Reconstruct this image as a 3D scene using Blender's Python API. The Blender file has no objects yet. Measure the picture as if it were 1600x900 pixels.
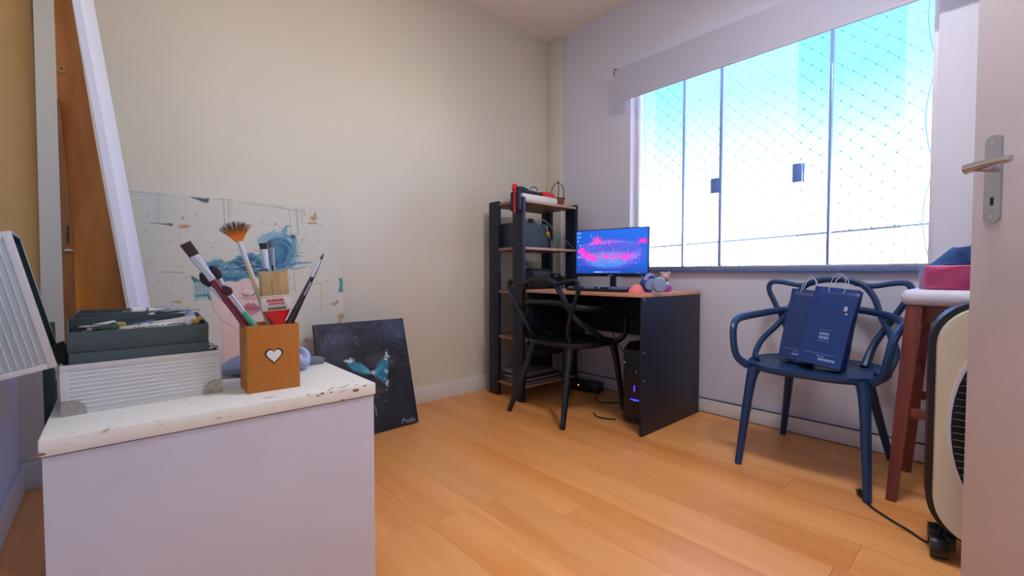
import bpy, bmesh, math, random
import numpy as np
from math import sin, cos, pi, radians, atan2, sqrt
from mathutils import Vector, Matrix, Quaternion
random.seed(7); np.random.seed(7)
S = bpy.context.scene
COL = S.collection

# ------------------------------------------------------------------ camera
YAW = radians(41.8); PIT = radians(1.82); FPX = 693.0; CAMH = 0.87
cd = bpy.data.cameras.new('camera'); cam = bpy.data.objects.new('camera', cd); COL.objects.link(cam)
cam.location = (0, 0, CAMH); cam.rotation_euler = (pi/2 - PIT, 0, -YAW)
cd.sensor_width = 36; cd.lens = FPX/1600*36; cd.clip_start = 0.02; cd.clip_end = 200
S.camera = cam
# ------------------------------------------------------------------ sky
w = bpy.data.worlds.new('sky'); S.world = w; w.use_nodes = True
nt = w.node_tree; nt.nodes.clear()
tc = nt.nodes.new('ShaderNodeTexCoord'); sp = nt.nodes.new('ShaderNodeSeparateXYZ')
nt.links.new(tc.outputs['Generated'], sp.inputs[0])
mr = nt.nodes.new('ShaderNodeMapRange'); mr.inputs[1].default_value = -1; mr.inputs[2].default_value = 1
nt.links.new(sp.outputs['Z'], mr.inputs[0])
rp = nt.nodes.new('ShaderNodeValToRGB'); nt.links.new(mr.outputs[0], rp.inputs[0])
SKYS = 16.0
stops = [(-1, (3.2, 2.9, 2.6)), (-0.03, (5.0, 4.8, 4.6)), (0.0, (5.0, 6.4, 8.8)), (0.11, (4.2, 5.6, 8.6)), (0.18, (1.0, 2.0, 4.6)),
         (0.26, (0.52, 1.25, 3.2)), (0.34, (0.26, 0.92, 2.6)), (0.48, (0.17, 0.74, 2.2)), (1.0, (0.25, 0.8, 2.8))]
e = rp.color_ramp.elements
while len(e) < len(stops): e.new(0.5)
for el, (z, c) in zip(e, stops):
    el.position = (z+1)/2; el.color = (c[0]/SKYS, c[1]/SKYS, c[2]/SKYS, 1)
bg = nt.nodes.new('ShaderNodeBackground'); bg.inputs[1].default_value = SKYS
nt.links.new(rp.outputs[0], bg.inputs[0])
wo = nt.nodes.new('ShaderNodeOutputWorld'); nt.links.new(bg.outputs[0], wo.inputs[0])
# portal at the window only guides sampling of the sky
pl = bpy.data.lights.new('window_portal', 'AREA'); pl.shape = 'RECTANGLE'; pl.size = 1.6; pl.size_y = 1.3
plo = bpy.data.objects.new('window_portal', pl); COL.objects.link(plo)
plo.location = (2.96, 1.03, 1.53); plo.rotation_euler = (0, radians(90), 0)
pl.cycles.is_portal = True
S.view_settings.view_transform = 'Standard'; S.view_settings.look = 'None'
S.view_settings.gamma = 1; S.view_settings.use_curve_mapping = False
S.view_settings.exposure = 0.68
FILL_CEIL = 40.0      # strength of the added, unseen ceiling fill
FILL_HALL = 70.0  # strength of the added, unseen hallway fill

# ------------------------------------------------------------------ helpers
def lin(c):
    return tuple((x/255/12.92 if x/255 <= .04045 else ((x/255+.055)/1.055)**2.4) for x in c)
_m = {}
def mat(name, rgb, rough=.6, metal=0, spec=.5, var=0, vscale=8, bump=0, bscale=60, coat=0, emit=None, es=0, trans=None, stretch=(1,1,1)):
    if name in _m: return _m[name]
    m = bpy.data.materials.new(name); m.use_nodes = True
    n = m.node_tree; b = n.nodes['Principled BSDF']
    c = lin(rgb)+(1,)
    b.inputs['Base Color'].default_value = c; b.inputs['Roughness'].default_value = rough
    b.inputs['Metallic'].default_value = metal; b.inputs['Specular IOR Level'].default_value = spec
    b.inputs['Coat Weight'].default_value = coat
    if emit: b.inputs['Emission Color'].default_value = lin(emit)+(1,); b.inputs['Emission Strength'].default_value = es
    t = n.nodes.new('ShaderNodeTexCoord'); mp = n.nodes.new('ShaderNodeMapping'); mp.inputs['Scale'].default_value = stretch
    n.links.new(t.outputs['Object'], mp.inputs[0])
    if var:
        nz = n.nodes.new('ShaderNodeTexNoise'); nz.inputs['Scale'].default_value = vscale; nz.inputs['Detail'].default_value = 6
        n.links.new(mp.outputs[0], nz.inputs['Vector'])
        mx = n.nodes.new('ShaderNodeMix'); mx.data_type = 'RGBA'
        mx.inputs[6].default_value = tuple(max(0, x*(1-var)) for x in c[:3])+(1,)
        mx.inputs[7].default_value = tuple(min(1, x*(1+var)) for x in c[:3])+(1,)
        r = n.nodes.new('ShaderNodeMapRange'); r.inputs[1].default_value = .3; r.inputs[2].default_value = .7
        n.links.new(nz.outputs[0], r.inputs[0]); n.links.new(r.outputs[0], mx.inputs[0]); n.links.new(mx.outputs[2], b.inputs['Base Color'])
    if bump:
        nz = n.nodes.new('ShaderNodeTexNoise'); nz.inputs['Scale'].default_value = bscale; nz.inputs['Detail'].default_value = 4
        n.links.new(mp.outputs[0], nz.inputs['Vector'])
        bp = n.nodes.new('ShaderNodeBump'); bp.inputs['Strength'].default_value = bump; bp.inputs['Distance'].default_value = .002
        n.links.new(nz.outputs[0], bp.inputs['Height']); n.links.new(bp.outputs[0], b.inputs['Normal'])
    _m[name] = m
    return m
def wood(name, c1, c2, rough=.45, scale=3, axis=(12, 1, 12), rand=0, bump=.1):
    if name in _m: return _m[name]
    m = bpy.data.materials.new(name); m.use_nodes = True
    n = m.node_tree; b = n.nodes['Principled BSDF']; b.inputs['Roughness'].default_value = rough
    t = n.nodes.new('ShaderNodeTexCoord'); mp = n.nodes.new('ShaderNodeMapping'); mp.inputs['Scale'].default_value = axis
    n.links.new(t.outputs['Object'], mp.inputs[0])
    if rand:
        oi = n.nodes.new('ShaderNodeObjectInfo'); ml = n.nodes.new('ShaderNodeMath'); ml.operation = 'MULTIPLY'; ml.inputs[1].default_value = 37
        n.links.new(oi.outputs['Random'], ml.inputs[0]); cb = n.nodes.new('ShaderNodeCombineXYZ')
        n.links.new(ml.outputs[0], cb.inputs[0]); n.links.new(ml.outputs[0], cb.inputs[1]); n.links.new(cb.outputs[0], mp.inputs['Location'])
    nz = n.nodes.new('ShaderNodeTexNoise'); nz.inputs['Scale'].default_value = scale; nz.inputs['Detail'].default_value = 8
    nz.inputs['Distortion'].default_value = .6
    n.links.new(mp.outputs[0], nz.inputs['Vector'])
    r = n.nodes.new('ShaderNodeMapRange'); r.inputs[1].default_value = .32; r.inputs[2].default_value = .68
    n.links.new(nz.outputs[0], r.inputs[0])
    mx = n.nodes.new('ShaderNodeMix'); mx.data_type = 'RGBA'
    mx.inputs[6].default_value = lin(c1)+(1,); mx.inputs[7].default_value = lin(c2)+(1,)
    n.links.new(r.outputs[0], mx.inputs[0]); out = mx.outputs[2]
    if rand:
        hs = n.nodes.new('ShaderNodeHueSaturation'); mr2 = n.nodes.new('ShaderNodeMapRange')
        mr2.inputs[3].default_value = 1-rand; mr2.inputs[4].default_value = 1+rand
        n.links.new(oi.outputs['Random'], mr2.inputs[0]); n.links.new(mr2.outputs[0], hs.inputs['Value'])
        n.links.new(out, hs.inputs['Color']); out = hs.outputs[0]
    n.links.new(out, b.inputs['Base Color'])
    bp = n.nodes.new('ShaderNodeBump'); bp.inputs['Strength'].default_value = bump; bp.inputs['Distance'].default_value = .001
    n.links.new(nz.outputs[0], bp.inputs['Height']); n.links.new(bp.outputs[0], b.inputs['Normal'])
    _m[name] = m; return m
def tag(o, label=None, cat=None, group=None, kind=None):
    if label: o['label'] = label
    if cat: o['category'] = cat
    if group: o['group'] = group
    if kind: o['kind'] = kind
    return o
def empty(name, loc, rz=0, label=None, cat=None, group=None, rot=None):
    o = bpy.data.objects.new(name, None); COL.objects.link(o); o.location = loc
    o.rotation_euler = rot if rot else (0, 0, rz); o.empty_display_size = .05
    return tag(o, label, cat, group)
def catmull(P, seg=6, closed=False):
    P = [Vector(p) for p in P]; n = len(P); out = []
    for i in range(n if closed else n-1):
        if closed: a, b, c, d = P[(i-1) % n], P[i], P[(i+1) % n], P[(i+2) % n]
        else: a, b, c, d = P[max(i-1, 0)], P[i], P[i+1], P[min(i+2, n-1)]
        for k in range(seg):
            t = k/seg
            out.append(.5*((2*b)+(c-a)*t+(2*a-5*b+4*c-d)*t*t+(3*b-a-3*c+d)*t**3))
    if not closed: out.append(P[-1])
    return out
class MB:
    def __init__(s): s.bm = bmesh.new()
    def box(s, a, b, bev=0, seg=2, M=None):
        r = bmesh.ops.create_cube(s.bm, size=1)['verts']
        ce = [(a[i]+b[i])/2 for i in range(3)]; sz = [abs(b[i]-a[i]) for i in range(3)]
        for v in r: v.co = Vector([ce[i]+v.co[i]*sz[i] for i in range(3)])
        if bev:
            ed = list({e for v in r for e in v.link_edges})
            q = bmesh.ops.bevel(s.bm, geom=ed, offset=min(bev, min(sz)*.49), segments=seg, profile=.5, affect='EDGES')
            r = list({v for f in q['faces'] for v in f.verts} | {v for v in r if v.is_valid})
        if M: 
            for v in r: v.co = M @ v.co
        return s
    def tube(s, pts, r, n=8, smooth=0, flat=None, cap=True, closed=False, up=None):
        if smooth: pts = catmull(pts, smooth, closed)
        pts = [Vector(p) for p in pts]; N = len(pts)
        rad = (lambda i: r) if not hasattr(r, '__len__') else (lambda i: float(np.interp(i/(N-1), np.linspace(0, 1, len(r)), r)))
        T = []
        for i in range(N):
            a = pts[(i-1) % N] if (closed or i > 0) else pts[0]; b = pts[(i+1) % N] if (closed or i < N-1) else pts[-1]
            T.append((b-a).normalized())
        u = Vector(up) if up else (Vector((0, 0, 1)) if abs(T[0].z) < .9 else Vector((1, 0, 0)))
        rings = []
        for i in range(N):
            if up: u = Vector(up)
            u = (u-T[i]*u.dot(T[i]))
            if u.length < 1e-4: u = T[i].orthogonal()
            u.normalize(); v = T[i].cross(u)
            rr = rad(i); fl = flat if flat else 1
            rings.append([s.bm.verts.new(pts[i]+u*rr*cos(2*pi*k/n)+v*rr*fl*sin(2*pi*k/n)) for k in range(n)])
        for i in range(N if closed else N-1):
            A, B = rings[i], rings[(i+1) % N]
            for k in range(n): s.bm.faces.new((A[k], A[(k+1) % n], B[(k+1) % n], B[k]))
        if cap and not closed:
            s.bm.faces.new(rings[0][::-1]); s.bm.faces.new(rings[-1])
        return s
    def lathe(s, prof, n=20, c=(0, 0, 0), axis='z', cap=True, sx=1, sy=1):
        rings = []
        for (r, z) in prof:
            ring = []
            for k in range(n):
                a = 2*pi*k/n; x, y = r*cos(a)*sx, r*sin(a)*sy
                p = (x, y, z) if axis == 'z' else ((z, x, y) if axis == 'x' else (x, z, y))
                ring.append(s.bm.verts.new((c[0]+p[0], c[1]+p[1], c[2]+p[2])))
            rings.append(ring)
        for A, B in zip(rings, rings[1:]):
            for k in range(n): s.bm.faces.new((A[k], A[(k+1) % n], B[(k+1) % n], B[k]))
        if cap: s.bm.faces.new(rings[0][::-1]); s.bm.faces.new(rings[-1])
        return s
    def prism(s, poly, d, o=(0, 0, 0), ax='y', bev=0):
        # polygon in (u,v); extruded by d along ax
        f = {'y': lambda u, v, h: (u, h, v), 'x': lambda u, v, h: (h, u, v), 'z': lambda u, v, h: (u, v, h)}[ax]
        A = [s.bm.verts.new(Vector(o)+Vector(f(u, v, 0))) for u, v in poly]
        B = [s.bm.verts.new(Vector(o)+Vector(f(u, v, d))) for u, v in poly]
        fs = [s.bm.faces.new(A), s.bm.faces.new(B[::-1])]
        n = len(A)
        for k in range(n): fs.append(s.bm.faces.new((A[k], B[k], B[(k+1) % n], A[(k+1) % n])))
        if bev:
            ed = list({e for f_ in fs[:2] for e in f_.edges})
            bmesh.ops.bevel(s.bm, geom=ed, offset=bev, segments=2, affect='EDGES')
        return s
    def ball(s, c, r, n=12, sc=(1, 1, 1)):
        q = bmesh.ops.create_uvsphere(s.bm, u_segments=n, v_segments=max(6, n//2+2), radius=r)['verts']
        for v in q: v.co = Vector((c[0]+v.co.x*sc[0], c[1]+v.co.y*sc[1], c[2]+v.co.z*sc[2]))
        return s
    def grid(s, fn, nu, nv, closed_u=False):
        V = [[s.bm.verts.new(fn(i/nu, j/nv)) for i in range(nu+(0 if closed_u else 1))] for j in range(nv+1)]
        for j in range(nv):
            for i in range(nu):
                i2 = (i+1) % nu if closed_u else i+1
                s.bm.faces.new((V[j][i], V[j][i2], V[j+1][i2], V[j+1][i]))
        return s
    def out(s, name, m, parent=None, smooth=True, sub=0, solid=0):
        bmesh.ops.recalc_face_normals(s.bm, faces=s.bm.faces)
        me = bpy.data.meshes.new(name); s.bm.to_mesh(me); s.bm.free()
        o = bpy.data.objects.new(name, me); COL.objects.link(o)
        if m: me.materials.append(m)
        if parent: o.parent = parent
        if smooth:
            me.polygons.foreach_set('use_smooth', [True]*len(me.polygons))
            if smooth is True: 
                try: me.set_sharp_from_angle(angle=radians(35))
                except Exception: pass
        if solid:
            md = o.modifiers.new('solid', 'SOLIDIFY'); md.thickness = solid; md.offset = 0
        if sub:
            md = o.modifiers.new('sub', 'SUBSURF'); md.levels = sub; md.render_levels = sub
        return o
def B(name, a, b, m, parent=None, bev=0, smooth=True):
    return MB().box(a, b, bev).out(name, m, parent, smooth)
def text(name, s, size, m, parent, loc, rot, ext=.0002, align='CENTER'):
    cu = bpy.data.curves.new(name, 'FONT'); cu.body = s; cu.size = size; cu.extrude = ext; cu.align_x = align; cu.align_y = 'CENTER'
    o = bpy.data.objects.new(name, cu)
    dg = bpy.context.evaluated_depsgraph_get(); COL.objects.link(o)
    bpy.context.view_layer.update(); me = bpy.data.meshes.new_from_object(o.evaluated_get(bpy.context.evaluated_depsgraph_get()))
    bpy.data.objects.remove(o); me.name = name
    o = bpy.data.objects.new(name, me); COL.objects.link(o); me.materials.clear(); me.materials.append(m)
    o.parent = parent; o.location = loc; o.rotation_euler = rot
    return o
# photograph pixel -> point (used only to author real coordinates)
_f = Vector((sin(YAW)*cos(PIT), cos(YAW)*cos(PIT), -sin(PIT))); _r = Vector((cos(YAW), -sin(YAW), 0)); _u = _r.cross(_f)
def ray(x, y): return _f+_r*((x-800)/FPX)-_u*((y-450)/FPX)
def PX(x, y, X): d = ray(x, y); return Vector((0, 0, CAMH))+d*(X/d.x)
def PY(x, y, Y): d = ray(x, y); return Vector((0, 0, CAMH))+d*(Y/d.y)
def PZ(x, y, Z): d = ray(x, y); return Vector((0, 0, CAMH))+d*((Z-CAMH)/d.z)
def proj(P):
    v = P-np.array([0, 0, CAMH]); f, r, u = np.array(_f), np.array(_r), np.array(_u)
    z = v@f; return 800+FPX*(v@r)/z, 450-FPX*(v@u)/z

# ------------------------------------------------------------------ materials
M_wall = mat('wall_paint', (226, 220, 202), .55, spec=.3, var=.012, vscale=3, bump=.05, bscale=150)
M_ceil = mat('ceiling_paint', (250, 238, 226), .8, spec=.2)
M_trim = mat('trim_white', (232, 228, 226), .4)
M_floorwood = wood('laminate', (222, 142, 70), (240, 172, 104), .32, 1.2, (7, .5, 7), rand=.05, bump=.03)
M_alu = mat('aluminium', (196, 200, 206), .35, metal=.6, var=.05)
M_black = mat('matte_black', (20, 22, 28), .45, var=.1)
M_blackplastic = mat('black_plastic', (14, 16, 22), .35)
M_black_flare = mat('desk_black', (20, 28, 48), .5, var=.08, vscale=30)  # black shifted to blue, flare veil put into the colour
M_white = mat('white_lacquer', (226, 222, 222), .35)
M_white2 = mat('white_plastic', (228, 228, 232), .4)
M_granite = mat('granite', (104, 122, 168), .2, var=.3, vscale=90)  # colour lightened and blued to carry the flare along the sill
M_chrome = mat('chrome', (205, 208, 214), .18, metal=1)
M_steel = mat('satin_steel', (186, 188, 196), .3, metal=.85)
M_cable = mat('cable_black', (16, 16, 18), .5)
def glass(name, haze, tint=(1, 1, 1)):
    m = bpy.data.materials.new(name); m.use_nodes = True; n = m.node_tree; n.nodes.clear()
    o = n.nodes.new('ShaderNodeOutputMaterial'); t = n.nodes.new('ShaderNodeBsdfTransparent'); t.inputs[0].default_value = (*tint, 1)
    g = n.nodes.new('ShaderNodeBsdfGlossy'); g.inputs['Roughness'].default_value = .02
    d = n.nodes.new('ShaderNodeBsdfTranslucent'); d.inputs[0].default_value = (.9, .93, .93, 1)
    fr = n.nodes.new('ShaderNodeFresnel'); fr.inputs[0].default_value = 1.35
    a = n.nodes.new('ShaderNodeMixShader'); b = n.nodes.new('ShaderNodeMixShader'); b.inputs[0].default_value = haze
    n.links.new(fr.outputs[0], a.inputs[0]); n.links.new(t.outputs[0], a.inputs[1]); n.links.new(g.outputs[0], a.inputs[2])
    n.links.new(a.outputs[0], b.inputs[1]); n.links.new(d.outputs[0], b.inputs[2]); n.links.new(b.outputs[0], o.inputs[0])
    return m
M_glass = glass('window_glass', .0); M_hazy = glass('glare_haze_glass', .04)  # pale haze in some panes stands in for glare and reflections

# ------------------------------------------------------------------ room shell
XW, YW, ZC = 2.762, 2.614, 2.80
XL, YF = -0.30, -0.56
st = lambda o: tag(o, kind='structure')
floor = st(B('floor', (XL-.1, YF-1.6, -.06), (XW+.14, YW+.1, -.009), mat('subfloor', (120, 78, 40), .8)))
edges = [XL + .0]
x0 = .99 - .195*7
k = 0
xs = [x0+.195*i for i in range(0, 22)]
random.seed(3)
for i, x in enumerate(xs[:-1]):
    xa, xb = max(x, XL), min(xs[i+1], XW)
    if xb-xa < .01: continue
    off = 1.32 if i == 6 else random.uniform(0, 1.25)
    y = off - 1.28*4
    while y < YW:
        ya, yb = max(y, YF), min(y+1.28, YW)
        if yb-ya > .02:
            a = .0003
            o = B('plank', (xa+a, ya+a, -.009), (xb-a, yb-a, 0), M_floorwood, floor, .0004, smooth=False)
        y += 1.28
st(B('ceiling', (XL-.1, YF-1.6, ZC), (XW+.14, YW+.1, ZC+.08), M_ceil))
st(B('wall_back', (XL-.1, YW, 0), (XW+.14, YW+.1, ZC), M_wall))
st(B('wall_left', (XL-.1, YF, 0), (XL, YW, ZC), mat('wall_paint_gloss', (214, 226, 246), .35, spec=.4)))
WY0, WY1, WZ0, WZ1 = .232, 1.82, .905, 2.28
b = MB(); XO = XW+.14
b.box((XW, YF-.1, 0), (XO, YW, WZ0)).box((XW, YF-.1, WZ1), (XO, YW, ZC)).box((XW, YF-.1, WZ0), (XO, WY0, WZ1)).box((XW, WY1, WZ0), (XO, YW, WZ1))
st(b.out('wall_right', mat('wall_paint_flare', (220, 220, 232), .55, spec=.3, bump=.05, bscale=150), smooth=False))  # bluish window flare tinted into this wall's colour
st(B('trim_1', (XW-.035, YW-.16, 0), (XW, YW, ZC), M_wall, bev=.004))   # shallow pilaster in the corner
b = MB(); b.box((XL-.1, YF-.1, 0), (.28, YF, ZC)).box((1.19, YF-.1, 0), (XO, YF, ZC)).box((.28, YF-.1, 2.12), (1.19, YF, ZC))
st(b.out('wall_front', M_wall, smooth=False))
b = MB(); b.box((XL-.1, YF-1.7, 0), (XO, YF-1.6, ZC)).box((XL-.2, YF-1.6, 0), (XL-.1, YF-.1, ZC)).box((XO, YF-1.6, 0), (XO+.1, YF-.1, ZC))
st(b.out('wall_hallway', M_wall, smooth=False))
st(B('trim_2', (.25, YF-.1, 0), (.28+.02, YF+.012, 2.15), M_trim)); st(B('trim_3', (1.17, YF-.1, 0), (1.22, YF+.012, 2.15), M_trim))
st(B('trim_4', (.25, YF-.1, 2.10), (1.22, YF+.012, 2.15), M_trim))
def board(name, a, bx):
    return st(MB().box(a, bx, .003).out(name, M_trim))
M_gap = mat('dark_joint', (40, 38, 44), .9)
board('baseboard_back', (XL, YW-.014, 0), (XW-.035, YW, .112))
board('baseboard_right', (XW-.014, YF, 0), (XW, YW-.16, .086))
st(B('trim_5', (XW-.0152, YF, .086), (XW, YW-.16, .0885), M_gap)); st(B('trim_6', (XW-.0175, YF, 0), (XW, YW-.16, .003), M_gap))
board('baseboard_left', (XL, YF, 0), (XL+.014, YW-.014, .1))
board('baseboard_front', (1.22, YF, 0), (XW-.014, YF+.014, .1))

# ------------------------------------------------------------------ window
win = empty('window_1', (2.85, (WY0+WY1)/2, WZ0)); st(win)
def wpart(name, a, bb, m, bev=.0015, parent=win):
    o = B(name, a, bb, m, bev=bev); o.parent = parent
    for v in o.data.vertices: v.co -= Vector(win.location)
    return o
wpart('frame_side', (2.835, WY1-.022, WZ0), (2.875, WY1, WZ1), M_trim)
wpart('frame_side', (2.835, WY0, WZ0), (2.875, WY0+.022, WZ1), M_trim)
wpart('bottom_track', (2.82, WY0, WZ0), (2.88, WY1, WZ0+.016), M_alu)
wpart('top_track', (2.82, WY0, WZ1-.03), (2.88, WY1, WZ1), M_alu)
zb, zt = WZ0+.012, WZ1-.02
yA, yB, yC, yD = 1.462, 1.217, .802, .647
g = wpart('glass_pane', (2.862, yA, zb), (2.868, WY1-.02, zt), M_glass, 0)
g = wpart('glass_pane', (2.846, yB-.01, zb), (2.852, yA+.01, zt), M_hazy, 0)
p3 = wpart('glass_pane', (2.838, yC, zb), (2.844, yB+.004, zt), M_hazy, 0)
wpart('glass_pane', (2.862, .354, zb), (2.868, yD, zt), M_glass, 0)
wpart('glass_pane', (2.862, WY0+.02, zb), (2.868, .354, zt), M_hazy, 0)
wpart('glass_pane', (2.870, 1.684, zb), (2.874, WY1-.02, zt), M_hazy, 0)
M_prof = mat('window_profile', (150, 170, 220), .3, metal=.3)
for y, wd in ((yA, .011), (yB, .016), (yD, .014)):
    wpart('glazing_bar', (2.836, y-wd/2, zb), (2.872, y+wd/2, zt), M_prof)
lk = mat('lock_steel', (120, 152, 220), .3, metal=.6)  # bright blue of the window flare put into the lock colour
for y0_, y1_, z0_, z1_ in ((1.222, 1.272, 1.379, 1.472), (.768, .816, 1.378, 1.481)):
    o = wpart('window_lock', (2.822, y0_, z0_), (2.845, y1_, z1_), lk, .004)
    wpart('window_lock', (2.844, y0_-.006, z0_-.002), (2.856, y0_+.004, z1_+.002), M_chrome, .001)
st(B('trim_7', (XW-.03, WY0-.03, WZ0-.024), (XO, WY1+.03, WZ0), M_granite, bev=.002))   # granite sill
# safety net outside
b = MB(); XN = 2.935; P = .092; rw = .0014
def nz(a, bb): return .004*sin(a*13.1+bb*7.7)+.003*sin(bb*17.3-a*5.1)
def kn(i, j): y = WY0+.02+i*P/2; z = WZ0-.02+j*P/2; return Vector((XN+nz(y, z), y+nz(z, y), z+nz(y+1, z)))
ni, nj = int((WY1-WY0-.02)/(P/2)), int((WZ1-WZ0)/(P/2))+1
for i in range(ni+1):
    for j in range(nj+1):
        if (i+j) % 2: continue
        for di, dj in ((1, 1), (-1, 1)):
            if 0 <= i+di <= ni and j+dj <= nj: b.tube([kn(i, j), kn(i+di, j+dj)], rw, 3, cap=False)
        r_ = bmesh.ops.create_icosphere(b.bm, subdivisions=1, radius=.0050)['verts']
        for v in r_: v.co += kn(i, j)
pts = [(XN-.005, WY0+.012+.035*abs(sin((z-.9)*6.5))+.004, z) for z in np.linspace(WZ0, WZ1, 40)]
b.tube(pts, .003, 5)
pts = [(XN-.005, WY1-.004-.01*abs(sin((z-.9)*9)), z) for z in np.linspace(WZ0, WZ1, 30)]
b.tube(pts, .002, 5)
tag(b.out('safety_net', mat('net_cord', (92, 138, 150), .7), smooth=False), 'white diamond-mesh safety net stretched across the outside of the window', 'net')
# utility wire outside
b = MB(); A_ = PX(940, 389, 5.2); B_ = PX(1500, 345, 5.2); A_ += (A_-B_)*1.5; B_ += (B_-A_)*.3
b.tube([A_.lerp(B_, t)+Vector((0, 0, -.10*4*t*(1-t)+.07)) for t in np.linspace(0, 1, 30)], .012, 6)
tag(b.out('power_line', mat('wire_grey', (70, 74, 84), .6)), 'thin dark power line sagging across the sky outside the window', 'cable')
# roller blind
rb = empty('roller_blind', (2.70, 1.0, 2.30), label='grey-white roller blind rolled most of the way up above the window', cat='blind')
M_blind = mat('blind_fabric', (196, 196, 212), .8, bump=.1, bscale=400)
y0_, y1_ = .09-1, 1.90-1
MB().lathe([(.024, y0_), (.024, y1_)], 24, axis='y').out('roll', M_blind, rb)
MB().box((-.027, y0_+.01, -.215), (-.0245, y1_-.005, 0)).out('fabric', M_blind, rb)
MB().lathe([(.008, y0_+.012), (.008, y1_-.008)], 12, (-.026, 0, -.215), 'y', sx=.6).out('hem_bar', M_blind, rb)
for yy in (y0_-.006, y1_):
    bb = MB(); bb.tube([(.03*cos(a), yy+.003, .03*sin(a)) for a in np.linspace(.5*pi, 1.5*pi, 12)], .004, 6)
    bb.tube([(0, yy+.003, .03), (.06, yy+.003, .035)], .005, 6); bb.out('bracket', mat('bracket_grey', (110, 104, 104), .4), rb)
b = MB()
for q in range(110):
    z = -.0-q*.0125
    for dy in (0, .014):
        r_ = bmesh.ops.create_icosphere(b.bm, subdivisions=1, radius=.0022)['verts']
        for v in r_: v.co += Vector((-.026, .107-1+dy+.02, z))
tag(b.out('bead_chain', M_white2, rb), kind='stuff')

# added tan drape, stands in for soft shade on the left wall
hc_ = empty('shade_drape', (XL, 1.75, 0), label='added tan drape standing in for soft shade on the left wall', cat='cloth')
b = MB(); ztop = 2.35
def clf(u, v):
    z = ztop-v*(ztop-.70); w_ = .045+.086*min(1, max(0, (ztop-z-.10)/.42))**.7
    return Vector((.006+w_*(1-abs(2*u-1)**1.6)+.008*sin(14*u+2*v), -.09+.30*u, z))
b.grid(clf, 30, 24); b.out('fabric', mat('shade_tan', (170, 136, 84), .85, var=.08, vscale=5), hc_, smooth=2, solid=.003)
MB().tube([(0, .05, ztop), (.04, .05, ztop-.002), (.05, .05, ztop+.012)], .005, 8, 4).out('shade_drape_hook', M_chrome, hc_)

# ------------------------------------------------------------------ added fill lamps, unseen (outside the frame)
cl = empty('fill_lamp', (1.45, .25, ZC), label='round white flush fill lamp added on the room ceiling near the door', cat='lamp')
MB().lathe([(.24, 0), (.24, -.015), (.225, -.03), (.215, -.03), (.215, -.02)], 40, cap=False).out('fill_lamp_frame', M_white2, cl)
MB().lathe([(.215, -.018), (.215, -.022)], 40).out('fill_diffuser', mat('fill_glass', (250, 250, 250), .4, emit=(244, 244, 255), es=FILL_CEIL), cl)
hl = empty('fill_lamp', (.9, YF-.8, ZC), label='round white fill lamp added in the hallway behind the camera', cat='lamp')
MB().lathe([(.17, 0), (.175, -.02), (.165, -.03)], 32).out('fill_lamp_base', M_white2, hl)
MB().lathe([(.155, -.03), (.15, -.06), (.11, -.085), (.04, -.095), (.005, -.096)], 32).out('fill_diffuser', mat('hall_fill_glass', (255, 250, 240), .4, emit=(240, 244, 255), es=FILL_HALL), hl)

# ------------------------------------------------------------------ open door (right edge)
Ld = 1.2
def dl(depth, lat, z): return Vector((sin(YAW)*depth+cos(YAW)*lat, cos(YAW)*depth-sin(YAW)*lat, z))
e0 = dl(1.163, Ld, 0); ang = -YAW-pi/2+pi   # local +x: free edge -> hinge (towards camera)
dirv = (dl(.3, Ld, 0)-e0).normalized(); ang = atan2(dirv.y, dirv.x)
door = empty('door_1', e0, ang); st(door)
# local x towards the hinge, local -y/+y across the thickness; visible face is on the camera's left
side = Vector((-dirv.y, dirv.x, 0)); left = Vector((-cos(YAW), sin(YAW), 0)); sg = 1 if side.dot(left) > 0 else -1
MB().box((0, 0, .008), (.83, -sg*.035, 2.10), .002).out('leaf', mat('door_paint', (214, 206, 206), .45, var=.02, vscale=4), door)
hd = door
pc = .050
pr_ = [(pc-.02, -.095), (pc+.02, -.095), (pc+.02, .1), (pc+.012, .112), (pc, .117), (pc-.012, .112), (pc-.02, .1)]
pr_ = [(pc+.02*sin(a)*1.0, .100+.012*cos(a)) for a in np.linspace(-pi/2, pi/2, 9)]+[(pc+.02*sin(a), -.095-.012*cos(a)) for a in np.linspace(pi/2, -pi/2, 9)]
zp = 1.103
MB().prism([(u, v+zp) for u, v in pr_], sg*.004, ax='y', bev=.001).out('handle_plate', M_steel, hd)
b = MB(); b.tube([(pc, 0, zp+.031), (pc, sg*.062, zp+.031)], .010, 12)
b.tube([(pc-.006, sg*.066, zp+.028), (pc+.03, sg*.062, zp+.032), (pc+.088, sg*.056, zp+.032)], [.013, .0105, .008], 10, 5, flat=.8)
b.out('door_handle', M_chrome, hd)
b = MB()
for zz in (.095, -.09): b.lathe([(.0045, 0), (.0045, sg*.0015)], 12, (pc, sg*.004, zp+zz), 'y')
b.out('screw', M_chrome, hd)
MB().box((pc-.003, sg*.0035, zp-.062), (pc+.005, sg*.0046, zp-.042), .001).out('keyhole', M_black, hd)

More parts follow.
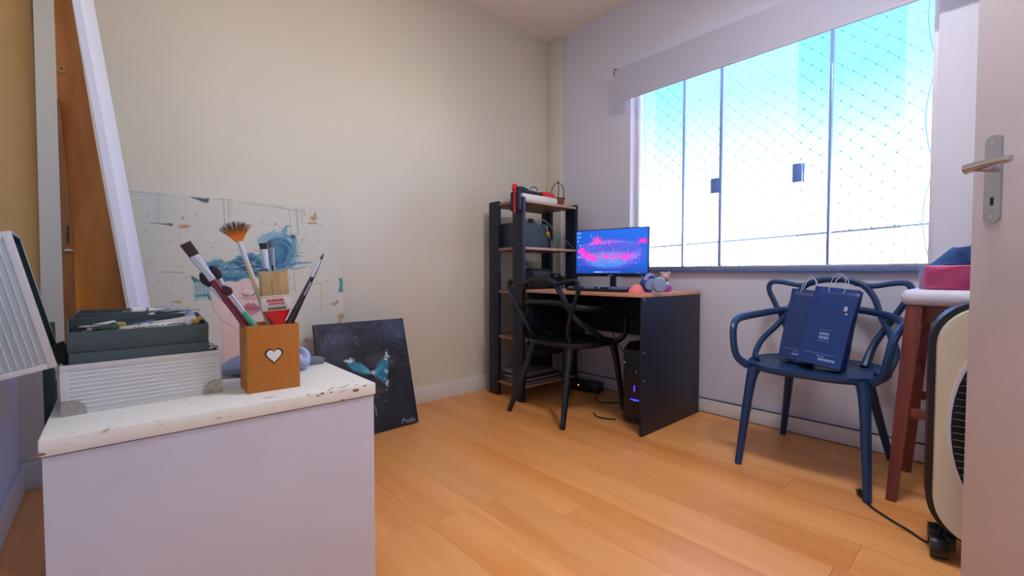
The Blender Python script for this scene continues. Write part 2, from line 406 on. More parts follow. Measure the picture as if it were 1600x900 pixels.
# ------------------------------------------------------------------ colour-painted flat grids (canvases, screen)
def rnd_grid(seed, n): return np.random.RandomState(seed).rand(n, n)
def vnoise(x, y, seed=0, n=64):
    G = rnd_grid(seed, n); xi = np.floor(x).astype(int); yi = np.floor(y).astype(int); fx = x-xi; fy = y-yi
    fx = fx*fx*(3-2*fx); fy = fy*fy*(3-2*fy)
    a = G[xi % n, yi % n]; b_ = G[(xi+1) % n, yi % n]; c = G[xi % n, (yi+1) % n]; d = G[(xi+1) % n, (yi+1) % n]
    return (a*(1-fx)+b_*fx)*(1-fy)+(c*(1-fx)+d*fx)*fy
def fbm(x, y, seed=0, o=4):
    s = 0; a = .5
    for i in range(o): s = s+a*vnoise(x*2**i, y*2**i, seed+i); a *= .5
    return s/(1-.5**o)
class Canvas:
    def __init__(s, X, Y, base): s.X, s.Y = X, Y; s.C = np.ones(X.shape+(3,))*np.array(base, float)
    def mix(s, a, col): a = np.clip(a, 0, 1)[..., None]; s.C = s.C*(1-a)+np.array(col, float)*a
    def ell(s, cx, cy, rx, ry, col, al=1, soft=.3, rot=0, wob=0, seed=5):
        c, sn = cos(rot), sin(rot); mg = max(rx, ry)*(1+soft+wob)+2
        J, I = np.nonzero((abs(s.X-cx) < mg) & (abs(s.Y-cy) < mg))
        if not len(J): return
        X_, Y_ = s.X[J, I], s.Y[J, I]; dx, dy = X_-cx, Y_-cy
        d = np.sqrt(((dx*c+dy*sn)/rx)**2+((-dx*sn+dy*c)/ry)**2)
        if wob: d = d+wob*(fbm(X_/4, Y_/4, seed)-.5)
        a = (al*np.clip((1+soft/2-d)/soft, 0, 1))[:, None]; s.C[J, I] = s.C[J, I]*(1-a)+np.array(col, float)*a
    def line(s, pts, wd, col, al=1, soft=1.0, wob=0, seed=9, dry=0):
        wd = wd if hasattr(wd, '__len__') else [wd]*len(pts)
        mg = max(wd)/2+soft+wob+1; px_ = [p[0] for p in pts]; py_ = [p[1] for p in pts]
        J, I = np.nonzero((s.X > min(px_)-mg) & (s.X < max(px_)+mg) & (s.Y > min(py_)-mg) & (s.Y < max(py_)+mg))
        if not len(J): return
        X_, Y_ = s.X[J, I], s.Y[J, I]; D = np.full(X_.shape, 1e9)
        for (p, q, w0, w1) in zip(pts, pts[1:], wd, wd[1:]):
            dx, dy = q[0]-p[0], q[1]-p[1]; L = dx*dx+dy*dy+1e-9
            t = np.clip(((X_-p[0])*dx+(Y_-p[1])*dy)/L, 0, 1)
            D = np.minimum(D, np.hypot(X_-p[0]-t*dx, Y_-p[1]-t*dy)-(w0+(w1-w0)*t)/2)
        if wob: D = D+wob*(fbm(X_/3, Y_/3, seed)-.5)*2
        a = np.clip(.5-D/soft, 0, 1)*al
        if dry: a = a*np.clip((fbm(X_/2.2, Y_/2.2, seed+3)-.5)*6*dry+1-dry*.4, 0, 1)
        a = np.clip(a, 0, 1)[:, None]; s.C[J, I] = s.C[J, I]*(1-a)+np.array(col, float)*a
    def poly(s, pts, col, al=1, soft=2, wob=0, seed=4):
        inside = np.zeros(s.X.shape, bool); D = np.full(s.X.shape, 1e9); n = len(pts)
        wx = s.X+(wob*(fbm(s.X/5, s.Y/5, seed)-.5) if wob else 0); wy = s.Y+(wob*(fbm(s.X/5+9, s.Y/5, seed)-.5) if wob else 0)
        for i in range(n):
            x1, y1 = pts[i]; x2, y2 = pts[(i+1) % n]
            cr = ((y1 > wy) != (y2 > wy)) & (wx < (x2-x1)*(wy-y1)/((y2-y1) or 1e-9)+x1); inside ^= cr
            dx, dy = x2-x1, y2-y1; t = np.clip(((wx-x1)*dx+(wy-y1)*dy)/(dx*dx+dy*dy+1e-9), 0, 1)
            D = np.minimum(D, np.hypot(wx-x1-t*dx, wy-y1-t*dy))
        s.mix(np.where(inside, np.clip(.5+D/soft, 0, 1), np.clip(.5-D/soft, 0, 1))*al, col)
def painted(name, nu, nv, O, U, V, draw, parent, rough=.55, emit=0, bump=0):
    """flat sheet of nu x nv cells at O spanned by U, V (local); draw(X,Y photo px) returns sRGB 0-255"""
    uu, vv = np.meshgrid(np.linspace(0, 1, nu+1), np.linspace(0, 1, nv+1))
    L = np.array(O)+uu[..., None]*np.array(U)+vv[..., None]*np.array(V)
    bpy.context.view_layer.update(); MW = np.array(parent.matrix_world)
    Wd = L@MW[:3, :3].T+MW[:3, 3]
    X, Y = proj(Wd); C = np.clip(draw(X, Y, uu, vv), 0, 255)/255
    C = np.where(C <= .04045, C/12.92, ((C+.055)/1.055)**2.4)
    co = L.reshape(-1, 3); N = nu+1
    i, j = np.meshgrid(np.arange(nu), np.arange(nv)); a = (j*N+i).ravel()
    F = np.stack([a, a+1, a+1+N, a+N], 1)
    me = bpy.data.meshes.new(name); me.vertices.add(len(co)); me.vertices.foreach_set('co', co.ravel())
    me.loops.add(F.size); me.loops.foreach_set('vertex_index', F.ravel().astype(np.int32))
    me.polygons.add(len(F)); me.polygons.foreach_set('loop_start', np.arange(0, F.size, 4, dtype=np.int32))
    me.update(calc_edges=True)
    at = me.color_attributes.new('paint', 'FLOAT_COLOR', 'POINT')
    at.data.foreach_set('color', np.concatenate([C.reshape(-1, 3), np.ones((len(co), 1))], 1).ravel())
    m = bpy.data.materials.new(name+'_paint'); m.use_nodes = True; n = m.node_tree; bs = n.nodes['Principled BSDF']
    at_ = n.nodes.new('ShaderNodeAttribute'); at_.attribute_name = 'paint'
    bs.inputs['Roughness'].default_value = rough
    if emit:
        bs.inputs['Base Color'].default_value = (.01, .01, .012, 1)
        n.links.new(at_.outputs['Color'], bs.inputs['Emission Color']); bs.inputs['Emission Strength'].default_value = emit
    else: n.links.new(at_.outputs['Color'], bs.inputs['Base Color'])
    if bump:
        z = n.nodes.new('ShaderNodeTexNoise'); z.inputs['Scale'].default_value = 90
        t = n.nodes.new('ShaderNodeTexCoord'); n.links.new(t.outputs['Object'], z.inputs['Vector'])
        bp = n.nodes.new('ShaderNodeBump'); bp.inputs['Strength'].default_value = bump; bp.inputs['Distance'].default_value = .002
        n.links.new(z.outputs[0], bp.inputs['Height']); n.links.new(bp.outputs[0], bs.inputs['Normal'])
    me.materials.append(m)
    o = bpy.data.objects.new(name, me); COL.objects.link(o); o.parent = parent
    return o

# ---- large pale painting of a woman under a wave
lean1 = atan2(.085, 1.235)
pt = empty('large_painting', (-.03, 2.495, .0), rot=(-lean1, 0, 0), label='large pale painting of a woman whose eyes are hidden by a blue wave', cat='painting')
H1 = 1.243; W1 = 1.004
MB().box((0, 0, .002), (W1, .022, H1), .002).out('canvas', mat('canvas_raw', (232, 228, 218), .8), pt)
def draw1(X, Y, u, v):
    c = Canvas(X, Y, (216, 214, 198))
    n = fbm(X/45, Y/45, 11); c.mix((n-.45)*1.2, (212, 210, 202)); n = fbm(X/12, Y/14, 31); c.mix((n-.6)*1.6, (205, 208, 204))
    c.ell(215, 385, 26, 60, (196, 208, 208), .35, 1.2); c.ell(250, 318, 26, 34, (190, 206, 208), .35, 1.3)
    # faded verticals and hairlines
    c.line([(247, 303), (247, 345)], 8, (176, 200, 204), .55, 4); c.line([(222, 300), (224, 338)], 2, (200, 208, 208), .6, 3)
    c.line([(200, 299), (262, 305)], 2.5, (170, 188, 192), .7, 2, .8)
    c.line([(235, 348), (255, 350), (268, 351)], [1.5, 1.5, 5], (92, 112, 120), .95, 1, .6)
    c.poly([(296, 307), (327, 311), (325, 317), (316, 315), (305, 311)], (58, 88, 100), .95, 1.2, 2)
    for (x1, y1, x2, y2, w_, a_) in ((343, 309, 362, 310, 6, .3), (349, 312, 351, 352, 1.5, .6), (357, 311, 358, 340, 3, .35), (362, 313, 362, 335, 1, .5), (372, 316, 442, 324, 1.6, .35), (430, 324, 470, 330, 2, .35),
                 (452, 327, 455, 372, 1.3, .5), (463, 327, 466, 365, 3.2, .35), (470, 328, 473, 352, 1.5, .5), (462, 365, 468, 395, 2, .4), (474, 327, 476, 336, 1.8, .5), (252, 425, 288, 426, 1, .8),
                 (487, 443, 505, 443, 1, .6), (459, 425, 461, 455, 1.5, .45), (502, 445, 502, 486, .8, .5), (447, 430, 448, 450, 1, .5), (268, 455, 269, 478, .8, .4), (282, 360, 283, 390, .6, .4), (470, 380, 480, 366, 1.5, .4), (535, 330, 541, 500, .6, .3)):
        c.line([(x1, y1), (x2, y2)], w_, (132, 142, 140), a_, 1, .4)
    for (x, y, rx, ry) in ((288, 354, 9, 2.8), (286, 341, 2.6, 2.2), (490, 341, 5, 4), (488, 349, 7, 2), (492, 335, 2.5, 3), (277, 472, 7, 2.2), (534, 494, 5, 4.5), (531, 502, 2.5, 4), (521, 475, 3.5, 2.5), (527, 472, 2, 3), (478, 532, 3, 2.5), (430, 350, 2, 2)):
        c.ell(x, y, rx, ry, (190, 152, 108), .95, .35, wob=.9)
    rs = np.random.RandomState(5)
    for q in range(150):
        x, y = rs.uniform(225, 520), rs.uniform(325, 470)
        if 320 < x < 440 and y > 400: continue
        c.line([(x, y), (x+rs.uniform(-5, 5), y+rs.uniform(-3, 3))], rs.uniform(.5, 1.3), (140, 144, 138), rs.uniform(.3, .8), .8, .5)
    # face, neck
    c.poly([(331, 452), (345, 440), (400, 428), (424, 440), (432, 470), (424, 505), (405, 532), (412, 600), (440, 660), (330, 660), (338, 560), (346, 510), (333, 480)], (232, 206, 196), .8, 14, 6)
    c.ell(365, 480, 22, 30, (240, 214, 204), .6, .9); c.ell(360, 560, 16, 60, (232, 196, 190), .6, .9)
    c.line([(329, 460), (333, 482), (346, 500), (358, 507), (372, 516)], [1, 1, 2, 2, 1], (170, 160, 156), .7, 1.6, 1)
    c.line([(346, 505), (349, 545), (347, 590)], 1.6, (178, 168, 162), .5, 2, 1)
    c.line([(382, 516), (404, 508), (420, 492), (428, 470)], 1.6, (196, 160, 150), .6, 3)
    c.line([(392, 432), (396, 446), (401, 456)], [5, 4, 5], (208, 172, 160), .6, 5); c.line([(380, 440), (378, 452), (376, 458)], 4, (214, 180, 170), .5, 5); c.ell(388, 466, 13, 3, (196, 152, 142), .7, 1.2); c.ell(388, 458, 7, 5, (246, 226, 216), .7, .8); c.ell(386, 460, 5, 3.4, (214, 178, 168), .8, .5)
    c.line([(379, 459), (382, 462), (388, 462)], 2, (132, 84, 80), .9, 1.4); c.line([(392, 462), (396, 461), (399, 458)], 2, (132, 84, 80), .9, 1.4)
    c.poly([(377, 482), (384, 475), (389, 473), (392, 475), (396, 473), (404, 478), (410, 482), (400, 490), (391, 493), (383, 490)], (190, 108, 124), .95, 2.4)
    c.ell(392, 488, 8, 2.4, (220, 150, 160), .7, .6); c.line([(378, 482), (386, 481), (392, 483), (400, 481), (409, 482)], 1.1, (118, 58, 72), .9, 1)
    # teal patch at left
    c.poly([(300, 432), (312, 438), (328, 440), (330, 470), (322, 466), (304, 470), (303, 450)], (122, 168, 172), .55, 5, 9)
    c.line([(300, 433), (305, 438), (316, 440)], [3, 6, 1], (36, 104, 120), .9, 2, 1.5); c.line([(305, 463), (325, 461), (328, 467)], [1, 3.5, 3], (30, 100, 110), .9, 1.5, 1)
    for x in (306, 312, 318, 324): c.line([(x, 440), (x+1, 462)], 2, (90, 148, 156), .5, 2, 1)
    # wave band
    W_ = (72, 132, 158); Dk = (24, 72, 100); Lt = (168, 206, 214)
    c.poly([(318, 415), (335, 404), (356, 410), (372, 400), (395, 396), (415, 400), (440, 412), (456, 402), (462, 412), (446, 424), (415, 431), (385, 436), (358, 440), (338, 438), (328, 428)], W_, .92, 3, 7)
    c.poly([(366, 408), (392, 402), (412, 410), (420, 424), (398, 430), (378, 424)], Dk, .75, 6, 7)
    c.poly([(330, 424), (352, 432), (384, 432), (366, 440), (340, 438)], (40, 106, 138), .8, 3, 4)
    rs = np.random.RandomState(8)
    for q in range(60):
        x = rs.uniform(322, 440); y = 418+rs.uniform(-13, 14)-(x-380)*.04
        c.line([(x, y), (x+rs.uniform(6, 16), y+rs.uniform(-5, 4))], rs.uniform(.8, 2), Lt if rs.rand() < .55 else Dk, .7, 1.2, 1.2)
    c.line([(302, 402), (325, 408), (340, 404)], 7, (190, 208, 212), .4, 5, 2)
    # curl
    c.ell(436, 394, 31, 32, (150, 190, 202), .85, .25, wob=.5); c.ell(437, 395, 24, 26, (38, 104, 140), .95, .3, wob=.2); c.ell(430, 391, 13, 15, (70, 142, 172), .8, .8)
    c.line([(436+25*cos(t), 394+27*sin(t)) for t in np.linspace(-2.3, 1.5, 16)], [1, 2, 3, 4, 4, 4, 4, 3.5, 3, 3, 2.5, 2, 2, 1.5, 1, 1], (196, 220, 224), .8, 2, 1)
    c.line([(436+18*cos(t), 396+19*sin(t)) for t in np.linspace(-1.9, 1.7, 12)], 1.6, (150, 196, 210), .7, 1.5, .8); c.line([(434+13*cos(t), 397+14*sin(t)) for t in np.linspace(-1.6, 1.9, 12)], 1.2, (20, 66, 100), .8, 1.5, .8)
    for q in range(46):
        a = rs.uniform(0, 2*pi); r = rs.uniform(14, 31); da = rs.uniform(.2, .7)
        c.line([(436+r*cos(t), 394+r*1.02*sin(t)) for t in np.linspace(a, a+da, 5)], rs.uniform(.6, 1.4), Lt if rs.rand() < .45 else (24, 78, 112), .6, 1.1)
    c.poly([(405, 385), (402, 374), (412, 366), (425, 362), (438, 364), (446, 370), (430, 371), (416, 376)], (128, 176, 192), .85, 3, 6)
    c.poly([(446, 402), (453, 390), (456, 375), (452, 368), (460, 366), (463, 378), (462, 395), (456, 408)], (92, 150, 172), .85, 3, 5)
    c.poly([(443, 372), (440, 362), (446, 353), (456, 352), (448, 358), (447, 366), (456, 368), (462, 372)], (104, 160, 178), .85, 2, 5)
    c.ell(458, 370, 4, 3, (30, 66, 92), .8, .6, wob=.6)
    c.line([(452, 414), (468, 411), (488, 410)], [6, 3, 1], (84, 140, 156), .85, 1.5, 1.5); c.line([(455, 420), (470, 419), (482, 415)], [3, 2, 1], (110, 160, 172), .7, 1.5, 1)
    c.line([(455, 400), (468, 400)], 1.2, (40, 70, 84), .8, 1)
    c.poly([(529, 434), (536, 435), (535, 452), (538, 455), (528, 457), (531, 444)], (66, 138, 152), .95, 1, 2)
    return c.C
painted('painted_face', 560, 640, (0, -.0008, .002), (W1, 0, 0), (0, 0, H1-.002), draw1, pt, .5, bump=.15)

# ---- small dark butterfly painting
tl, tr, br = PY(493, 508, 2.44), PY(632, 498, 2.44), PZ(653, 660, 0)
lean2 = atan2(.17, .59)
d2 = empty('dark_painting', (br.x-.527, 2.262, .0), rot=(-lean2, 0, radians(2)), label='small near-black canvas of a face behind a turquoise butterfly, on the floor against the wall', cat='painting')
W2, H2 = .53, .625
M_canv2 = mat('canvas_dark_edge', (24, 26, 34), .7)
MB().box((0, 0, .004), (W2, .02, H2), .002).out('canvas', M_canv2, d2)
def draw2(X, Y, u, v):
    c = Canvas(X, Y, (34, 38, 50)); n = fbm(X/28, Y/20, 3)
    c.ell(535, 535, 40, 24, (92, 106, 138), .6, 1.4); c.ell(610, 515, 36, 14, (84, 98, 128), .6, 1.4); c.mix((n-.5)*2, (14, 16, 24)); c.mix((fbm(X/9, Y/5, 8)-.55)*2*(v > .5), (96, 108, 134))
    c.ell(580, 560, 34, 44, (20, 20, 26), .7, .9); c.ell(630, 625, 22, 40, (40, 48, 62), .7, 1); c.ell(596, 563, 22, 12, (84, 78, 78), .7, .8, wob=.5)
    c.ell(590, 604, 16, 14, (66, 64, 66), .6, .8); c.ell(588, 634, 18, 30, (52, 52, 58), .5, .9)
    c.poly([(581, 584), (572, 572), (556, 565), (545, 563), (542, 570), (552, 580), (570, 586)], (32, 128, 160), .97, 1.5, 2); c.poly([(584, 583), (588, 572), (598, 560), (606, 557), (607, 575), (605, 592), (602, 600), (594, 594)], (24, 120, 156), .97, 1.5, 2)
    rs = np.random.RandomState(4)
    for q in range(90):
        if q % 2: t = rs.rand(); x, y = 542+rs.normal(0, 3)+t*8, 564+rs.normal(0, 2)
        else: x, y = (604+rs.normal(0, 2), rs.choice([557, 598, 580])+rs.normal(0, 4))
        c.ell(x, y, rs.uniform(.6, 1.6), rs.uniform(.6, 1.4), (222, 234, 240), .85, .6)
    for q in range(26):
        t = rs.uniform(.2, 1); c.line([(583, 584), (583+t*rs.uniform(8, 22), 584-rs.uniform(-14, 24)*t)], .8, (110, 190, 210), .6, .8); c.line([(580, 583), (580-t*rs.uniform(15, 36), 583-rs.uniform(2, 19)*t)], .8, (120, 196, 214), .5, .8)
    c.ell(583, 582, 3, 3.4, (215, 220, 226), .9, .5, wob=.6)
    c.ell(588, 610, 10, 3.4, (96, 92, 94), .8, .6); c.line([(578, 610), (588, 611), (598, 608)], 1.2, (18, 16, 20), .9, 1); c.line([(584, 619), (592, 620)], 1, (180, 182, 188), .6, 1)
    for q in range(40):
        x, y = rs.uniform(555, 640), rs.uniform(520, 672); a = rs.uniform(-1, 1)
        c.line([(x, y), (x+rs.uniform(-5, 5), y+rs.uniform(-4, 4))], rs.uniform(.5, 1.2), (150, 158, 172), rs.uniform(.3, .8), .8)
    c.line([(586, 634), (589, 650)], 1.6, (190, 194, 200), .6, 1); c.line([(508, 528), (509, 545)], 1.2, (150, 160, 184), .5, 1.2)
    p = [(628, 662), (631, 653), (629, 658), (634, 655), (635, 659), (639, 655), (640, 659), (644, 652), (644, 658), (648, 654), (649, 657)]
    c.line(p, .8, (225, 228, 235), .9, .7); c.line([(634, 661), (646, 658)], .6, (215, 220, 230), .7, .6)
    return c.C
painted('painted_butterfly', 330, 330, (0, -.0008, .004), (W2, 0, 0), (0, 0, H2-.004), draw2, d2, .35, bump=.3)

# ------------------------------------------------------------------ dresser
DX0, DX1, DY0, DY1, DZ = -.100, .478, 1.042, 1.508, .60
dr = empty('dresser', (DX0, DY0, 0), label='white painted low cabinet with chipped worn top, in the left foreground', cat='cabinet')
M_chip = bpy.data.materials.new('chipped_white_top'); M_chip.use_nodes = True
n = M_chip.node_tree; bs = n.nodes['Principled BSDF']; bs.inputs['Roughness'].default_value = .45
t = n.nodes.new('ShaderNodeTexCoord'); mp = n.nodes.new('ShaderNodeMapping'); mp.inputs['Scale'].default_value = (26, 90, 50); n.links.new(t.outputs['Object'], mp.inputs[0])
z1 = n.nodes.new('ShaderNodeTexNoise'); z1.inputs['Scale'].default_value = 1.6; z1.inputs['Detail'].default_value = 8; n.links.new(mp.outputs[0], z1.inputs['Vector'])
r1 = n.nodes.new('ShaderNodeMapRange'); r1.inputs[1].default_value = .62; r1.inputs[2].default_value = .70; n.links.new(z1.outputs[0], r1.inputs[0])
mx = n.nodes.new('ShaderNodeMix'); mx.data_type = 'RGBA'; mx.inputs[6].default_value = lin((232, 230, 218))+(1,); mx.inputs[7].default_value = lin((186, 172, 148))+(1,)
n.links.new(r1.outputs[0], mx.inputs[0]); n.links.new(mx.outputs[2], bs.inputs['Base Color'])
W_, D_ = DX1-DX0, DY1-DY0
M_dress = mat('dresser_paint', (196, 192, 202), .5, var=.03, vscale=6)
MB().box((0, 0, DZ-.030), (W_, D_, DZ), .004).out('top', M_chip, dr)
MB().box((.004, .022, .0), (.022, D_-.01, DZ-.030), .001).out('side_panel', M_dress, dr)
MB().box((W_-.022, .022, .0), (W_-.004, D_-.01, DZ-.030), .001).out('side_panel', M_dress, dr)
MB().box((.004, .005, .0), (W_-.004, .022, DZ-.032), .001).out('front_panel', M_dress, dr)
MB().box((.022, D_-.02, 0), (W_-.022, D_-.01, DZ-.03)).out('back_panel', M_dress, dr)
b = MB()
def chip(cx, cz, r, y=-.0006):
    p = [(cx+r*(1+.5*random.random())*cos(a)*1.6, cz+r*(.6+.6*random.random())*sin(a)) for a in np.linspace(0, 2*pi, 9)[:-1]]
    b.prism(p, .0006, (0, y, 0), 'y')
for cx, cz, r in ((W_-.052, DZ-.010, .004), (W_-.11, DZ-.005, .0018), (W_-.14, DZ-.007, .0018), (W_-.03, DZ-.003, .002), (W_-.085, DZ-.028, .002), (.003, DZ-.024, .003), (W_-.13, DZ-.004, .0025)): chip(cx, cz, r)
tag(b.out('paint_chip', mat('chip_red', (150, 100, 82), .7), dr), kind='stuff')
b = MB(); b.prism([(W_*.2+(.012)*cos(a), .03+.002*sin(a)) for a in np.linspace(0, 2*pi, 9)[:-1]], .0004, (.23, 0, DZ), 'z')
for q in range(6):
    cx, cy = random.uniform(W_-.16, W_-.02), random.uniform(.004, .02)
    b.prism([(cx+random.uniform(.004, .012)*cos(a), cy+.0025*sin(a)) for a in np.linspace(0, 2*pi, 8)[:-1]], .0003, (0, 0, DZ), 'z')
tag(b.out('paint_chip', mat('chip_red', (150, 100, 82), .7), dr), kind='stuff')

# ------------------------------------------------------------------ aluminium case
cs = empty('paint_case', (-.082, 1.184, DZ), radians(2.7), label='open aluminium paint case with ribbed sides, standing on the white cabinet', cat='case')
CW, CD, CH = .259, .185, .0965
M_case = mat('case_alu', (206, 206, 208), .42, metal=.35, var=.05, vscale=40)
M_liner = mat('case_liner', (22, 48, 52), .8)
b = MB(); t_ = .004
b.box((0, 0, 0), (CW, t_, CH), .0008).box((0, CD-t_, 0), (CW, CD, CH), .0008).box((0, t_, 0), (t_, CD-t_, CH)).box((CW-t_, t_, 0), (CW, CD-t_, CH)).box((t_, t_, 0), (CW-t_, CD-t_, .004))
b.out('case_base', M_case, cs)
b = MB(); b.box((0, -.0012, 0), (CW, .001, .007), .0005).box((0, -.0012, CH-.012), (CW, .001, CH), .0005).box((0, -.0012, .007), (.012, .001, CH-.012), .0005).box((CW-.012, -.0012, .007), (CW, .001, CH-.012), .0005)
b.out('edge_profile', M_case, cs)
b = MB()
for q in range(9):
    z = .014+q*.0083; b.tube([(.012, -.0004, z), (CW-.012, -.0004, z)], .0011, 5)
b.out('rib', mat('rib_light', (232, 232, 236), .4, metal=.2), cs)
M_corner = mat('corner_steel', (168, 164, 156), .3, metal=.7, var=.12, vscale=60)
for sx in (0, 1):
    b = MB(); x_ = 0 if sx == 0 else CW; s_ = 1 if sx == 0 else -1
    p = [(x_-s_*.0015, -.001)]+[(x_+s_*.036*sin(a)**.8, .03*cos(a)**.8) for a in np.linspace(0.001, pi/2-.001, 8)]+[(x_+s_*.036, -.001)]
    p = [(u, v) for u, v in p]; b.prism(p if s_ > 0 else p[::-1], .002, (0, -.003, 0), 'y', bev=.0006)
    for (dx, dz) in ((.012, .017), (.022, .008)): b.ball((x_+s_*dx, -.003, dz), .0028, 8, (1, .5, 1))
    b.out('corner_cap', M_corner, cs)
b = MB(); b.tube([(CW-.018, .03, CH-.002), (CW-.002, .05, CH+.006), (CW-.002, .09, CH+.006)], .003, 6, 3); b.ball((CW-.004, .035, CH+.003), .006, 8); b.tube([(CW-.02, .022, CH), (CW-.004, .034, CH+.004)], .002, 6)
b.out('latch', M_chrome, cs)
# lid: swung open past the vertical on the left side
lid = empty('case_lid', (-.002, 0, CH+.0)); lid.parent = cs
dx_, dz_ = -.2067, .978; tx, tz = -.978, -.207
Ml = Matrix(((dx_, 0, tx, 0), (0, 1, 0, 0), (dz_, 0, tz, 0), (0, 0, 0, 1)))  # local x along lid length, z along thickness
LL, LT = .256, .105
def lp(nm, boxes, m, bev=.0008, parent=lid):
    b = MB()
    for a_, b_ in boxes: b.box(a_, b_, bev if min(abs(a_[i]-b_[i]) for i in range(3)) > .002 else 0, M=None)
    for v in b.bm.verts: v.co = Ml @ v.co
    o = b.out(nm, m, parent); return o
o = lp('case_lid_shell', [((0, 0, 0), (LL, .004, LT)), ((0, CD-.004, 0), (LL, CD, LT)), ((0, .004, 0), (.004, CD-.004, LT)), ((LL-.004, .004, 0), (LL, CD-.004, LT)), ((.004, .004, LT-.004), (LL-.004, CD-.004, LT))], mat('case_alu_lid', (170, 186, 192), .42, metal=.35, var=.05, vscale=40))
o.name = 'lid_shell'
lp('lid_lining', [((.005, CD-.006, .001), (LL-.005, CD-.0045, LT-.006)), ((LL-.0065, .005, .001), (LL-.005, CD-.006, LT-.006)), ((.005, .005, LT-.0065), (LL-.005, CD-.006, LT-.005))], M_liner)
lp('lid_edge', [((0, -.0013, 0), (LL, .001, .012)), ((0, -.0013, .012), (.010, .001, LT)), ((LL-.012, -.0013, .012), (LL, .001, LT))], M_case)
b = MB()
for q in range(9):
    z = .020+q*.0095; b.tube([Ml @ Vector((.012, -.0004, z)), Ml @ Vector((LL-.014, -.0004, z))], .0011, 5)
b.out('lid_rib', M_case, lid)
b = MB(); b.tube([(-.004, .02, CH-.006), (-.004, .16, CH-.006)], .004, 8); b.box((-.006, .03, CH-.03), (0, .06, CH)).box((-.006, .12, CH-.03), (0, .15, CH))
b.out('hinge', M_corner, cs)
MB().prism([(-.012, .0), (.012, .0), (.014, .02), (.004, .038), (-.014, .03), (-.03, .004)], .10, (.0, .03, CH-.004), 'y', bev=.003).out('hinge_strap', mat('strap_dark', (38, 48, 50), .8), cs)
# grey trays
M_tray = mat('tray_grey', (70, 84, 88), .75, var=.06, vscale=120)
def tray(loc, rz, rx, sz, h, label, fl=.003):
    e_ = empty('paint_tray', loc, rot=(rx, 0, rz), label=label, cat='tray', group='grey paint trays in the case')
    w_, d_ = sz; t = .003; b = MB()
    b.box((0, 0, 0), (w_, t, h), .0008).box((0, d_-t, 0), (w_, d_, h), .0008).box((0, t, 0), (t, d_-t, h)).box((w_-t, t, 0), (w_, d_-t, h))
    b.out('tray_wall', M_tray, e_); MB().box((t, t, 0), (w_-t, d_-t, .003)).out('tray_floor', mat('tray_inside', (32, 56, 60), .85), e_)
    return e_
tray((-.070, 1.194, .652), radians(2.7), 0, (.226, .135), .066, 'lower grey tray of the stack, sunk in the aluminium case')
t2 = tray((-.0715, 1.192, .7185), radians(3), radians(9), (.226, .12), .040, 'upper grey tray of the stack, holding crumpled paint tubes')
t3 = tray((-.066, 1.32, .735), radians(-6), radians(8), (.12, .045), .050, 'small grey tray behind the upper one, empty of tubes')
# paint tubes
M_tube = mat('tube_white', (212, 212, 208), .4, var=.06, vscale=60); M_brass = mat('brass_cap', (178, 140, 62), .4, metal=.3)
M_print = mat('tube_print', (70, 76, 92), .6)
def ptube(loc, rz, L, r, mbody, mcap, label, ry=0, rx=0, cap=True):
    e_ = empty('paint_tube', loc, rot=(rx, ry, rz), label=label, cat='paint tube', group='paint tubes in the grey trays')
    b = MB()
    def f(u, v):
        a = 2*pi*u; k = v; rr = r*(1-.0*k); fl = 1-k*.93; wd = 1+k*.35
        wr = .0009*sin(9*a+17*k)*(.3+k)
        return Vector((-v*L, (rr+wr)*wd*cos(a), (rr+wr)*fl*sin(a)))
    b.grid(f, 18, 14, True); b.lathe([(r, 0), (r*.98, .003), (r*.5, .007)], 18, (0, 0, 0), 'x')
    b.out('tube_body', mbody, e_)
    MB().box((-L-.006, -r*1.36, -.0016), (-L, r*1.36, .0016), .0005).out('crimp', mat('tube_metal', (170, 178, 190), .3, metal=.8), e_)
    if cap: MB().lathe([(r*.62, .006), (r*.66, .007), (r*.6, .02), (r*.3, .021)], 14, axis='x').out('cap', mcap, e_)
    b = MB()
    for row in range(2):
        for q in range(int(L/.0055)):
            xx = -.008-q*.0042-.001*random.random()
            if random.random() < .15 or -xx > L*.8: continue
            yy = -r*1.02; zz = .002-row*.004
            b.box((xx, yy-.0012, zz), (xx+.0026, yy+.0, zz+.0022))
    for v in b.bm.verts: v.co.y -= .0004+abs(v.co.x)*.0; 
    b.out('lettering', M_print, e_)
    return e_
zT = .754
ptube((.118, 1.217, zT+.006), radians(4), .118, .0125, M_tube, M_brass, 'white paint tube with a brass cap, front of the upper tray', ry=radians(-2.5))
ptube((.130, 1.248, zT+.010), radians(4), .125, .011, mat('tube_cream', (206, 202, 190), .4, var=.05), M_brass, 'cream paint tube lying behind the white one in the upper tray', ry=radians(-3))
ptube((-.004, 1.217, zT+.006), radians(3), .034, .0115, mat('tube_green', (26, 66, 44), .45), mat('cap_dark', (30, 40, 36), .5), 'dark green paint tube at the left of the upper tray', cap=False)
ptube((-.006, 1.255, zT+.008), radians(-12), .045, .010, M_tube, mat('cap_yellow', (180, 160, 70), .5), 'short white paint tube with a yellowish cap, back left of the upper tray')
ptube((.060, 1.275, zT+.004), radians(12), .055, .010, mat('tube_blue', (70, 88, 128), .45), M_brass, 'blue paint tube lying at the back of the upper tray')
ptube((-.045, 1.212, zT-.002), radians(30), .012, .008, mat('tube_olive', (110, 106, 60), .5), mat('cap_yellow', (180, 160, 70), .5), 'olive paint tube with a yellow cap at the left end of the upper tray')
ptube((.030, 1.345, .782), radians(186), .06, .011, M_tube, mat('cap_taupe', (92, 84, 70), .6), 'white paint tube with a taupe cap lying behind the trays', ry=radians(4))
